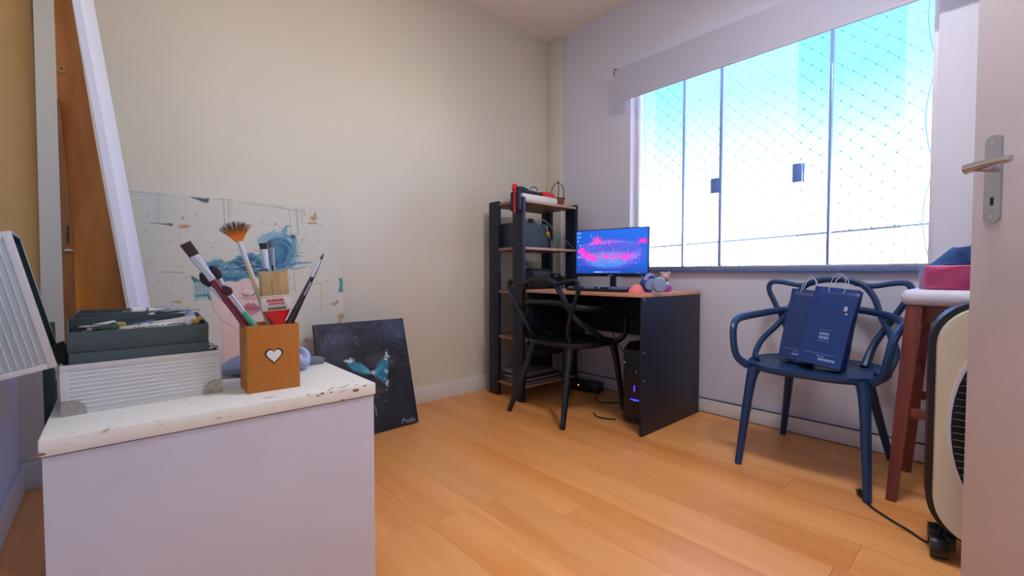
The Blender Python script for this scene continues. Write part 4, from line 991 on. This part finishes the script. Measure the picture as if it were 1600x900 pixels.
jn = b.out('shirt', mat('denim_dark', (16, 46, 92), .8, var=.2, vscale=60, bump=.5, bscale=80), smooth=2); jn.location = (2.41, .03, .968); tag(jn, 'crumpled navy shirt heaped on top of the folded jeans', 'clothes')

# ------------------------------------------------------------------ heater
def dlw(depth, lat, z=0): return dl(depth, lat, z)
hloc = Vector((1.885, -.016, 0))
ht = empty('heater', hloc, radians(8), label='white oil heater with black rim and oval black grille, beside the open door', cat='heater')
def rrect(w0, h0, r, cz, n=10, sq=1):
    out = []
    for (cx, cy, a0) in ((w0/2-r, h0/2-r, 0), (-w0/2+r, h0/2-r, pi/2), (-w0/2+r, -h0/2+r, pi), (w0/2-r, -h0/2+r, 1.5*pi)):
        for k in range(n+1): a = a0+pi/2*k/n; out.append((cx+r*cos(a), cz+cy+r*sin(a)))
    return out
HW, HH, HC = .345, .735, .425
MB().prism(rrect(HW, HH, .13, HC), .10, (.0, 0, 0), 'x', bev=.012).out('rear_shell', mat('heater_black', (10, 14, 20), .35), ht)
MB().prism(rrect(HW-.028, HH-.03, .125, HC+.002), .05, (-.045, 0, 0), 'x', bev=.014).out('front_shell', mat('heater_white', (226, 216, 186), .35), ht)
MB().prism([(.134*cos(a), HC-.0+.275*sin(a)) for a in np.linspace(0, 2*pi, 41)[:-1]], .006, (-.049, 0, 0), 'x', bev=.002).out('oval_trim', M_white2, ht)
MB().prism([(.126*cos(a), HC-.0+.262*sin(a)) for a in np.linspace(0, 2*pi, 41)[:-1]], .006, (-.053, 0, 0), 'x', bev=.002).out('grille', mat('heater_black', (10, 14, 20), .35), ht)
for q in range(-12, 13):
    z = HC+q*.02; hw = .122*sqrt(max(0, 1-((z-HC)/.262)**2))
    if hw > .01: MB().tube([(-.054, -hw, z), (-.054, hw, z)], .003, 5).out('grille_bar', mat('heater_dark', (22, 30, 42), .3), ht)
for y_ in (.115, -.115):
    b = MB(); b.lathe([(.001, -.022), (.03, -.02), (.034, 0), (.03, .02), (.001, .022)], 18, (.0, y_+.025, .034), 'y'); b.lathe([(.001, -.022), (.03, -.02), (.034, 0), (.03, .02), (.001, .022)], 18, (.09, y_+.025, .034), 'y')
    b.box((-.01, y_-.012, .03), (.11, y_+.012, .075), .005); b.out('wheel', M_blackplastic, ht)
# cord of the heater
b = MB(); cpts = [PZ(1348, 777, .006), PZ(1362, 792, .005), PZ(1390, 811, .005), PZ(1420, 829, .005), PZ(1447, 846, .006), Vector((1.90, .13, .05)), Vector((1.93, .10, .14))]
b.tube(cpts, .0038, 8, 6); pc_ = empty('electric_cable', cpts[0], label='black power cord with plug lying on the floor in front of the stool', cat='cable')
o = b.out('cord', M_cable, pc_); 
for v in o.data.vertices: v.co -= cpts[0]
b = MB(); d_ = (PZ(1335, 760, .008)-cpts[0]); d_.z = .0; d_.normalize(); q0 = Vector((0, 0, .006))
b.tube([q0-d_*.004, q0+d_*.008, q0+d_*.03, q0+d_*.036], [.007, .013, .014, .012], 10, flat=.8); s_ = Vector((-d_.y, d_.x, 0))
for k in (-.006, .006): b.tube([q0+d_*.036+s_*k, q0+d_*.055+s_*k], .002, 6)
b.out('plug', M_cable, pc_)

# ------------------------------------------------------------------ monitor
mA, mB = Vector((2.42, 1.46, 0)), Vector((2.32, 1.95, 0)); md_ = (mB-mA); mw = md_.length
mc = (mA+mB)/2
mo = empty('monitor', (mc.x+.05, mc.y+.01, .765), atan2(md_.y, md_.x)-pi/2, label='black desktop monitor showing a pink and blue stadium picture, on the desk', cat='monitor')
# local y along the width (towards +Y world), local -x faces the room
z0_, z1_ = .088, .395
MB().box((-.050, -mw/2, z0_), (-.028, mw/2, z1_), .003).out('housing', M_blackplastic, mo)
MB().box((-.030, -mw/2+.06, z0_+.05), (.002, mw/2-.06, z1_-.06), .012).out('rear_cover', M_blackplastic, mo)
b = MB(); b.box((-.012, -.02, .004), (.004, .02, .20), .003); b.out('stand_neck', mat('stand_blue', (18, 40, 84), .35), mo)
MB().box((-.09, -.10, 0), (.07, .10, .008), .004).out('stand_base', M_blackplastic, mo)
def draw3(X, Y, u, v):
    # u: 0 at local -y (right in the picture) ... 1 left ; v up
    U, V = (1-u)*100, (1-v)*60
    c = Canvas(U, V, (8, 70, 172)); c.mix(np.clip(1-V/25, 0, 1)*.5, (10, 92, 206)); c.mix((U/100)*.35, (30, 110, 220)); c.mix(np.clip((V-44)/16, 0, 1)*.5, (6, 40, 120))
    c.ell(48, 33, 45, 20, (120, 70, 190), .8, .35); c.ell(48, 31, 42, 16, (96, 96, 214), .8, .2); c.ell(48, 27, 40, 9, (60, 74, 180), .85, .2)
    c.ell(46, 43, 28, 8.5, (50, 120, 196), .95, .25); c.ell(46, 35, 34, 5, (190, 110, 190), .5, .5)
    rs = np.random.RandomState(1)
    for k in range(9):
        a0 = k*.0; r = 44-k*1.4
        c.line([(48+r*cos(t), 31+(15-k*.9)*sin(t)) for t in np.linspace(.1, pi-.1, 30)], .5, (214, 150, 224) if k % 2 else (70, 60, 170), .6, .5)
    c.line([(48+44*cos(t), 24+7*sin(t)) for t in np.linspace(pi, 2*pi, 30)], .9, (26, 50, 140), .9, .6); c.line([(48+42*cos(t), 22.5+6*sin(t)) for t in np.linspace(pi, 2*pi, 30)], .7, (190, 170, 230), .6, .6)
    for (x, y, rx, ry) in ((16, 34, 7, 4), (24, 39, 6, 4), (8, 28, 6, 3.5), (70, 38, 6.5, 3.2), (76, 35, 3, 2), (44, 37, 5, 2), (93, 17, 7, 3.5), (55, 37, 4, 1.6)):
        c.ell(x, y, rx, ry, (240, 40, 170), .85, .9, wob=.8)
    for q in range(24):
        x = rs.uniform(18, 62); h_ = rs.uniform(2, 6)+(7 if 26 < x < 36 else 0)
        c.line([(x, 19), (x+rs.uniform(-2, 2), 19-h_)], [2.2, .4], (226, 70, 190), .55, 1.5)
    c.poly([(24, 10), (29, 13), (31, 5), (34, 12), (38, 8), (35, 18), (29, 18)], (250, 60, 160), .85, 2.5, 3)
    for q in range(130):
        x, y = rs.uniform(4, 92), rs.uniform(22, 48); c.ell(x, y, .5, .4, (236, 180, 240), .7, .6)
    for r_ in range(7):
        for k in range(2):
            if rs.rand() < .8: c.ell(2.5+k*3, 3+r_*5.6, .8, .9, (190, 220, 250), .9, .5)
    for q in range(22): c.ell(28+q*1.7, 57.6, .45, .5, (200, 215, 240), .8, .6)
    c.line([(27, 57.6), (38, 57.6)], 1.1, (220, 200, 220), .8, .5); c.mix((V > 59.0)*.8, (10, 20, 50)); c.line([(22, 6), (22, 9)], .6, (220, 225, 240), .8, .5)
    return c.C
painted('screen', 300, 180, (-.0505, -mw/2+.006, z0_+.018), (0, mw-.012, 0), (0, 0, z1_-z0_-.024), draw3, mo, .3, emit=1.0)
MB().box((-.0515, -.015, z0_+.005), (-.050, .015, z0_+.011)).out('maker_mark', mat('mark_grey', (150, 160, 180), .4), mo)

# keyboard
kb = empty('keyboard', (2.115, 1.41, .766), radians(4), label='black keyboard with pale key tops in front of the monitor', cat='keyboard')
MB().box((0, 0, 0), (.135, .42, .018), .004).out('keyboard_base', M_blackplastic, kb)
M_key = mat('keycap', (120, 142, 170), .4); b = MB()
M_keyd = mat('keycap_dark', (24, 30, 44), .4); bd = MB(); rs = random.Random(4)
for r_ in range(6):
    for k in range(21):
        (b if rs.random() < .5 else bd).box((.008+r_*.0205, .008+k*.0193, .018), (.024+r_*.0205, .024+k*.0193, .027), .0)
tag(b.out('key', M_key, kb, smooth=False), kind='stuff'); tag(bd.out('key', M_keyd, kb, smooth=False), kind='stuff')
# mouse + pad
mpd = MB().box((0, 0, 0), (.22, .09, .003), .001).out('mouse_pad', mat('pad_salmon', (236, 120, 120), .6)); mpd.location = (2.095, 1.315, .7655); tag(mpd, 'salmon pink mouse pad at the right end of the desk', 'mouse pad')
b = MB(); b.grid(lambda u, v: Vector((.055*cos(2*pi*u)*cos(pi/2*v), .040*sin(2*pi*u)*cos(pi/2*v), .044*sin(pi/2*v))), 24, 8, True)
mm = b.out('wrist_rest', mat('rest_salmon', (246, 134, 128), .6), smooth=2); mm.location = (2.16, 1.376, .7685); tag(mm, 'domed salmon pink rest between the keyboard and the headset', 'wrist rest')
# headset
hs = empty('headset', (2.205, 1.318, .7655), radians(-30), label='blue and grey gaming headset lying on the right end of the desk', cat='headset')
M_hs = mat('headset_blue', (20, 82, 160), .4); M_hg = mat('headset_grey', (142, 164, 200), .35)
b = MB(); b.lathe([(.001, -.024), (.036, -.022), (.044, -.012), (.044, .004), (.036, .012), (.001, .012)], 24, (0, .035, .045), 'y'); b.out('ear_cup', M_hs, hs)
b = MB(); b.lathe([(.001, -.008), (.028, -.008), (.034, 0), (.030, .004), (.001, .004)], 24, (0, .004, .045), 'y'); b.out('ear_plate', M_hg, hs)
b = MB(); b.lathe([(.001, -.02), (.036, -.018), (.042, -.005), (.040, .012), (.001, .014)], 24, (.02, -.055, .045), 'y'); b.out('ear_cup', M_hg, hs)
b = MB(); b.tube([(0.0+.055*cos(a), .035-.045*(1-cos(a-.3))*.9, .050+.052*sin(a)) for a in np.linspace(.2, 2.8, 12)], .006, 8, 3, flat=1.8); b.out('headband', mat('headset_mauve', (128, 120, 170), .5), hs)
b = MB(); b.tube([(0, .045, .075), (-.02, .075, .10), (-.03, .10, .112)], .0022, 6, 5); b.ball((-.032, .112, .112), .013, 10, (.8, 1.4, .7)); b.out('microphone', mat('mic_blue', (60, 130, 200), .5), hs)
b = MB(); b.tube([(-.02, .03, .02), (-.06, .07, .004), (-.10, .05, .003), (-.140, .06, .003), (-.150, .055, -.004), (-.152, .05, -.03)], .0018, 6, 5); b.out('cable', M_cable, hs)
# figurine
fg = empty('figurine', (2.40, 1.335, .7655), radians(180), label='small seated teddy figurine in pink and white at the back right of the desk', cat='figurine')
MB().box((-.03, -.026, 0), (.03, .026, .038), .010).out('body', mat('fig_magenta', (176, 70, 150), .5), fg)
b = MB(); b.ball((0, -.004, .088), .026, 14); b.ball((0, -.026, .108), .010, 8); b.ball((0, .02, .108), .010, 8); b.out('head', mat('fig_tan', (206, 176, 158), .6), fg)
b = MB(); b.box((.008, -.020, .036), (.032, .000, .070), .003); b.ball((.02, .022, .050), .010, 8); b.out('sign', mat('fig_white', (214, 222, 240), .5), fg)
MB().ball((0, 0, .055), .018, 10).out('chest', mat('fig_dark', (60, 66, 92), .5), fg)

# ------------------------------------------------------------------ computer tower
pc = empty('computer_tower', (2.205, 1.305, 0), label='black computer tower with blue lights under the desk', cat='computer')
pts = [(0, .018), (.44, .018), (.44, .46), (.06, .47), (.0, .435)]
MB().prism(pts, .185, (0, .0, 0), 'y', bev=.004).out('case', M_blackplastic, pc)
for x_, y_ in ((.04, .02), (.04, .165), (.40, .02), (.40, .165)): MB().lathe([(.014, 0), (.012, .019)], 12, (x_, y_, 0)).out('foot', M_blackplastic, pc)
MB().prism([(0.0, .03), (-.012, .05), (-.014, .36), (0, .43)], .165, (0, .01, 0), 'y', bev=.003).out('front_bezel', mat('bezel_black', (18, 22, 34), .3), pc)
b = MB()
for z in (.36, .33, .30): b.box((-.016, .015, z), (-.013, .17, z+.003))
b.out('drive_slot', mat('slot_grey', (44, 50, 64), .4), pc)
M_led = mat('led_blue', (20, 30, 255), .4, emit=(40, 40, 255), es=6)
b = MB(); b.box((-.0165, .098, .20), (-.0135, .101, .235)).box((-.0165, .07, .150), (-.0135, .125, .153)); b.ball((-.0155, .0985, .1515), .004, 8, (.5, 1, 1)); b.out('led_light', M_led, pc)
M_stk = mat('sticker_pale', (206, 214, 220), .5)
for (y_, z, a_) in ((.160, .352, .010), (.045, .36, .008), (.13, .318, .004), (.085, .312, .006)):
    MB().box((-.0165, y_, z), (-.0135, y_+a_, z+a_*1.2)).out('sticker', M_stk, pc)
def cable(pts, r, name, label, m=M_cable, sm=6, group='black cables under and behind the desk'):
    b = MB(); P0 = Vector(pts[0]); b.tube([Vector(p)-P0 for p in pts], r, 6, sm); o = b.out(name, m); o.location = P0; return tag(o, label, 'cable', group)
cable([(2.64, 1.90, .50), (2.62, 1.80, .36), (2.62, 1.70, .30), (2.62, 1.60, .35), (2.64, 1.54, .50)], .003, 'cable', 'thin black cable drooping in a loop below the desk back panel')
for k, (y_, e2) in enumerate(((1.475, 1.46), (1.455, 1.44), (1.425, 1.42), (1.36, 1.37))):
    cable([(2.66, y_, .53), (2.655, y_+.01*(k % 2), .40), (2.658, e2, .2)], .003, 'cable', ['leftmost', 'second', 'third', 'rightmost'][k]+' of the four black cables hanging down behind the computer tower')
cable([(2.68, 2.02, .03), (2.60, 1.95, .006), (2.48, 1.90, .006), (2.42, 1.80, .006), (2.52, 1.72, .006), (2.66, 1.66, .01)], .004, 'cable', 'black cable curving on the floor behind the desk chair')
cable([(2.20, 1.70, .005), (2.16, 1.64, .005), (2.17, 1.58, .006), (2.19, 1.53, .01)], .004, 'cable', 'short black cable end on the floor left of the computer tower')
cable([(2.40, 1.83, .7685), (2.36, 1.70, .769), (2.42, 1.58, .769), (2.52, 1.52, .769)], .002, 'cable', 'thin cable lying on the desk below the monitor')
# router / floor box
rt = empty('power_strip_box', (2.60, 2.12, 0), radians(10), label='black adapter box with an orange light on the floor in the corner', cat='adapter')
MB().box((-.05, -.16, 0), (.05, .10, .075), .012).out('housing', M_blackplastic, rt); MB().ball((-.051, .0, .045), .003, 8).out('indicator_light', mat('led_orange', (255, 150, 60), .4, emit=(255, 150, 60), es=6), rt)

# ------------------------------------------------------------------ things on the shelves
# top: white flat box, black/red bag, basket
wb = MB().box((0, 0, 0), (.345, .20, .045), .004).out('flat_box', mat('box_offwhite', (220, 216, 208), .6)); wb.location = (2.055, 2.19, 1.3705); tag(wb, 'flat off-white box lying on the top shelf', 'box')
bgp = empty('pouch', (2.02, 2.20, 1.416), label='long black pouch with red trim lying on the white box, strap hanging over the post', cat='pouch')
M_pouch = mat('pouch_black', (30, 36, 44), .6, bump=.3); M_pr = mat('trim_red', (222, 12, 40), .4)
b = MB(); b.tube([(.0, .03, .025), (.06, .035, .026), (.14, .04, .019), (.22, .04, .016), (.27, .04, .016)], [.018, .026, .020, .017, .014], 12, 5, flat=1.5); b.out('pouch_body', M_pouch, bgp)
b = MB(); b.tube([(.25, .035, .018), (.30, .035, .022), (.35, .035, .018), (.385, .035, .010)], [.018, .024, .022, .010], 12, 5, flat=1.6); b.out('red_end', mat('end_red', (232, 52, 40), .35, var=.1), bgp)
b = MB(); b.tube([(.25, .0, .002), (.37, .0, .002)], .012, 8, 3, flat=.8); b.out('magenta_tip', mat('tip_magenta', (214, 20, 84), .35), bgp)
b = MB()
for q in range(7): b.box((.09+q*.012, -.0165+.003*(q % 2), .022), (.096+q*.012, -.013, .026+.003*(q % 3)))
b.out('lettering', mat('print_white', (210, 210, 216), .5), bgp)
b = MB(); b.tube([(-.012, .004, .045), (-.026, .002, .035), (-.024, .0, .015), (-.030, .0, -.03), (-.031, -.001, -.08), (-.031, -.002, -.12)], .006, 8, 5); b.ball((-.031, -.002, -.125), .009, 8, (.8, 1, 1.6)); b.tube([(-.005, .004, .045), (-.016, .022, .052), (-.022, .030, .035), (-.024, .018, .018)], .007, 8, 4); b.out('red_strap', mat('strap_red', (240, 20, 50), .35), bgp)
b = MB(); b.box((-.026, -.040, -.125), (-.003, .050, .004), .008); b.out('hanging_flap', M_pouch, bgp)
b = MB(); b.tube([(.19, .045, .03), (.17, .05, .055), (.20, .05, .068), (.235, .05, .055), (.215, .045, .03)], .003, 6, 5); b.out('cord_loop', M_cable, bgp)
# shift the hanging flap to lie outside the post (post front is at x=2.03)
bk = empty('basket', (2.475, 2.255, 1.3705), radians(20), label='small wicker basket with a tall twig handle on the top shelf', cat='basket')
b = MB(); b.lathe([(.034, 0), (.038, .004), (.046, .045), (.050, .055), (.048, .058), (.044, .045), (.036, .008), (.001, .006)], 24, cap=False)
M_wick = mat('wicker', (170, 108, 58), .7, var=.5, vscale=160); b.out('bowl', M_wick, bk)
for q in range(5):
    z = .008+q*.010; r_ = .039+q*.0022; b = MB(); b.tube([(r_*cos(a), r_*sin(a), z+.0015*(-1)**k_) for k_, a in enumerate(np.linspace(0, 2*pi, 25)[:-1])], .004, 5, closed=True); b.out('weave_ring', M_wick, bk)
b = MB(); b.tube([(.051*cos(a), .051*sin(a), .057+.002*(-1)**k_) for k_, a in enumerate(np.linspace(0, 2*pi, 25)[:-1])], .005, 6, closed=True); b.out('rim', mat('wicker_dark', (112, 66, 46), .7), bk)
M_twig = mat('twig', (74, 56, 50), .8)
b = MB(); b.tube([(.04, -.026, .05), (.042, -.028, .12), (.022, -.02, .165), (-.01, .0, .175), (-.04, .02, .15), (-.05, .03, .10), (-.042, .028, .05)], .0032, 6, 5)
b.tube([(-.01, 0, .175), (.03, .01, .200), (.055, .02, .19), (.066, .02, .13), (.045, .025, .05)], .0034, 6, 5); b.out('handle', M_twig, bk)
# second shelf: grey box, pens
gb = MB().box((0, 0, 0), (.29, .20, .175), .003).out('storage_box', mat('box_slate', (58, 70, 82), .6)); gb.location = (2.075, 2.265, 1.0535); gb.rotation_euler = (0, 0, radians(-4)); tag(gb, 'slate grey storage box on the second shelf from the top', 'box')
o = MB().prism([(0, .01), (.012, .02), (.024, .01), (.02, -.008), (.012, -.014), (.004, -.008)], .003, (0, 0, 0), 'y').out('gold_charm', mat('charm_gold', (196, 184, 142), .3, metal=.6)); o.location = (2.095, 2.254, 1.205); tag(o, 'small pale gold charm hanging on the front of the slate box', 'ornament')
b = MB(); b.tube([(.30, -.012, .10), (.302, -.012, .13), (.298, -.012, .16)], .003, 6, 3); b.ball((.302, -.012, .07), .016, 10, (.7, .5, 1.5)); b.tube([(.302, -.012, .05), (.300, -.012, .005)], .006, 6)
o = b.out('tassel', M_cable); o.location = (2.075, 2.255, 1.056); tag(o, 'black beaded tassel hanging beside the slate box', 'tassel')
b = MB(); b.ball((0, 0, .02), .022, 12, (1.2, .8, 1)); b.tube([(-.05, 0, .0), (-.045, 0, .02), (-.02, 0, .04), (.02, 0, .038), (.06, 0, .0)], .003, 6, 5); o = b.out('headphones', mat('phones_grey', (52, 58, 66), .5)); o.location = (2.27, 2.33, 1.229); tag(o, 'dark grey headphones resting on the slate box', 'headphones')
# pencil glass with tools
gl = empty('pen_glass', (2.40, 2.24, 1.0535), label='clear glass holding pens on the second shelf', cat='glass')
MB().lathe([(.020, 0), (.024, .06), (.022, .06), (.018, .004)], 16).out('glass_wall', glass('cup_glass', .25), gl)
def pen(p, q, r, name, label, m):
    b = MB(); p, q = Vector(p), Vector(q); b.tube([(0, 0, 0), (q-p)*.9, (q-p)], [r, r, r*.5], 8); o = b.out(name, m); o.location = p; return tag(o, label, 'pen', 'pens in the glass')
pen((2.405, 2.24, 1.059), (2.335, 2.24, 1.215), .004, 'pen', 'pale grey pen leaning left in the glass on the second shelf', mat('pen_grey', (150, 156, 170), .5))
pen((2.392, 2.238, 1.059), (2.475, 2.235, 1.175), .007, 'pen', 'turquoise pen leaning right in the glass on the second shelf', mat('pen_teal', (30, 160, 170), .4))
pen((2.41, 2.25, 1.059), (2.375, 2.25, 1.165), .003, 'pencil', 'thin brown pencil in the glass on the second shelf', mat('pen_brown', (120, 90, 60), .5))
o = MB().lathe([(.008, 0), (.016, .012), (.014, .028), (.004, .034)], 10).out('yellow_flower', mat('flower_yellow', (206, 160, 40), .5)); o.location = (2.348, 2.238, 1.145); tag(o, 'small yellow artificial flower on the pens of the second shelf', 'flower')
o = MB().tube([(2.21, 2.20, 1.20), (2.24, 2.20, 1.245), (2.29, 2.195, 1.24), (2.36, 2.18, 1.18), (2.44, 2.17, 1.13), (2.54, 2.160, 1.066)], .003, 6, 5).out('wand', mat('wand_grey', (120, 124, 132), .4)); tag(o, 'long thin bent rod leaning across the second shelf', 'rod')
cable([(2.20, 2.40, 1.034), (2.28, 2.44, 1.0), (2.40, 2.46, .90), (2.46, 2.47, .84)], .003, 'cable', 'thin black cable hanging below the second shelf')
# desk-level shelf: speaker-like box and camera
sp1 = empty('radio', (2.185, 2.22, .7535), radians(0), label='rounded black radio box on the shelf at desk height', cat='radio')
MB().box((-.02, -.015, 0), (.185, .13, .155), .028, 4).out('housing', M_black, sp1)
b = MB()
for q in range(7): b.box((.005, -.017, .02+q*.014), (.16, -.0145, .026+q*.014))
b.out('front_grille', M_blackplastic, sp1); MB().ball((.11, -.017, .125), .004, 8).out('knob', M_steel, sp1)
cm = empty('camera', (2.42, 2.22, .7535), radians(15), label='black photo camera on the shelf beside the radio', cat='camera')
MB().box((-.045, -.02, .02), (.05, .04, .12), .012, 3).out('camera_body', M_blackplastic, cm); b = MB(); b.lathe([(.030, 0), (.032, -.03), (.028, -.05), (.02, -.05)], 20, (.01, -.02, .07), 'y'); b.out('lens', M_black, cm)
MB().box((-.06, -.03, 0), (.06, .05, .02), .004).out('camera_base', M_blackplastic, cm); MB().ball((-.03, -.021, .105), .005, 8).out('flash_light', M_white2, cm); MB().ball((-.025, -.021, .035), .004, 8).out('button', M_white2, cm)
cable([(2.075, 2.275, .755), (2.08, 2.28, .80), (2.07, 2.29, .87), (2.066, 2.30, .93)], .003, 'cable', 'thin dark cable rising behind the near shelf post')
# lower shelf: bag with handle, stuff
hb = empty('tool_bag', (2.15, 2.22, .4335), label='black tool bag with a square handle on the lower shelf', cat='bag')
MB().box((0, -.01, 0), (.30, .16, .10), .02, 3).out('bag_body', M_black, hb)
b = MB(); b.tube([(.03, .03, .09), (.035, .03, .20), (.06, .03, .22), (.17, .03, .22), (.20, .03, .20), (.235, .03, .09)], .009, 8, 3); b.out('carry_handle', M_blackplastic, hb)
b = MB(); b.box((.06, .0, .135), (.09, .02, .155)).box((.235, -.01, .10), (.30, .01, .106)).box((.02, -.015, .045), (.05, -.010, .075)); b.out('buckle', M_steel, hb)
# bottom: stack of papers
rs = random.Random(9)
z = .1085
for k, (w_, d_, h_, c_, lb) in enumerate(((.33, .25, .012, (150, 148, 152), 'bottom grey magazine of the stack on the lowest shelf'), (.34, .26, .010, (40, 42, 50), 'thin black folder near the bottom of the stack on the lowest shelf'), (.33, .25, .012, (170, 170, 174), 'light grey magazine in the middle of the stack on the lowest shelf'),
                              (.33, .26, .016, (34, 38, 46), 'thick black folder under the top one on the lowest shelf'), (.31, .25, .022, (128, 130, 138), 'puffy grey laptop sleeve on top of the stack, lowest shelf'))):
    o = MB().box((0, 0, 0), (w_, d_, h_), min(.01, h_*.4) if k == 4 else .001).out(('magazine', 'folder', 'magazine', 'folder', 'laptop_sleeve')[k], mat('stack%d' % k, c_, .6)); o.location = (2.085+rs.uniform(-.006, .01), 2.185+rs.uniform(0, .01), z); o.rotation_euler = (0, 0, radians(rs.uniform(-4, 4))); z += h_+.0005
    tag(o, lb, ('magazine', 'folder', 'magazine', 'folder', 'sleeve')[k], 'stack on the lowest shelf')
bx = MB().box((0, 0, 0), (.24, .13, .12), .02).out('dark_pouch', mat('pouch_dark', (24, 26, 34), .8)); bx.location = (2.30, 2.36, .1085); tag(bx, 'dark soft pouch at the back of the lowest shelf', 'pouch')
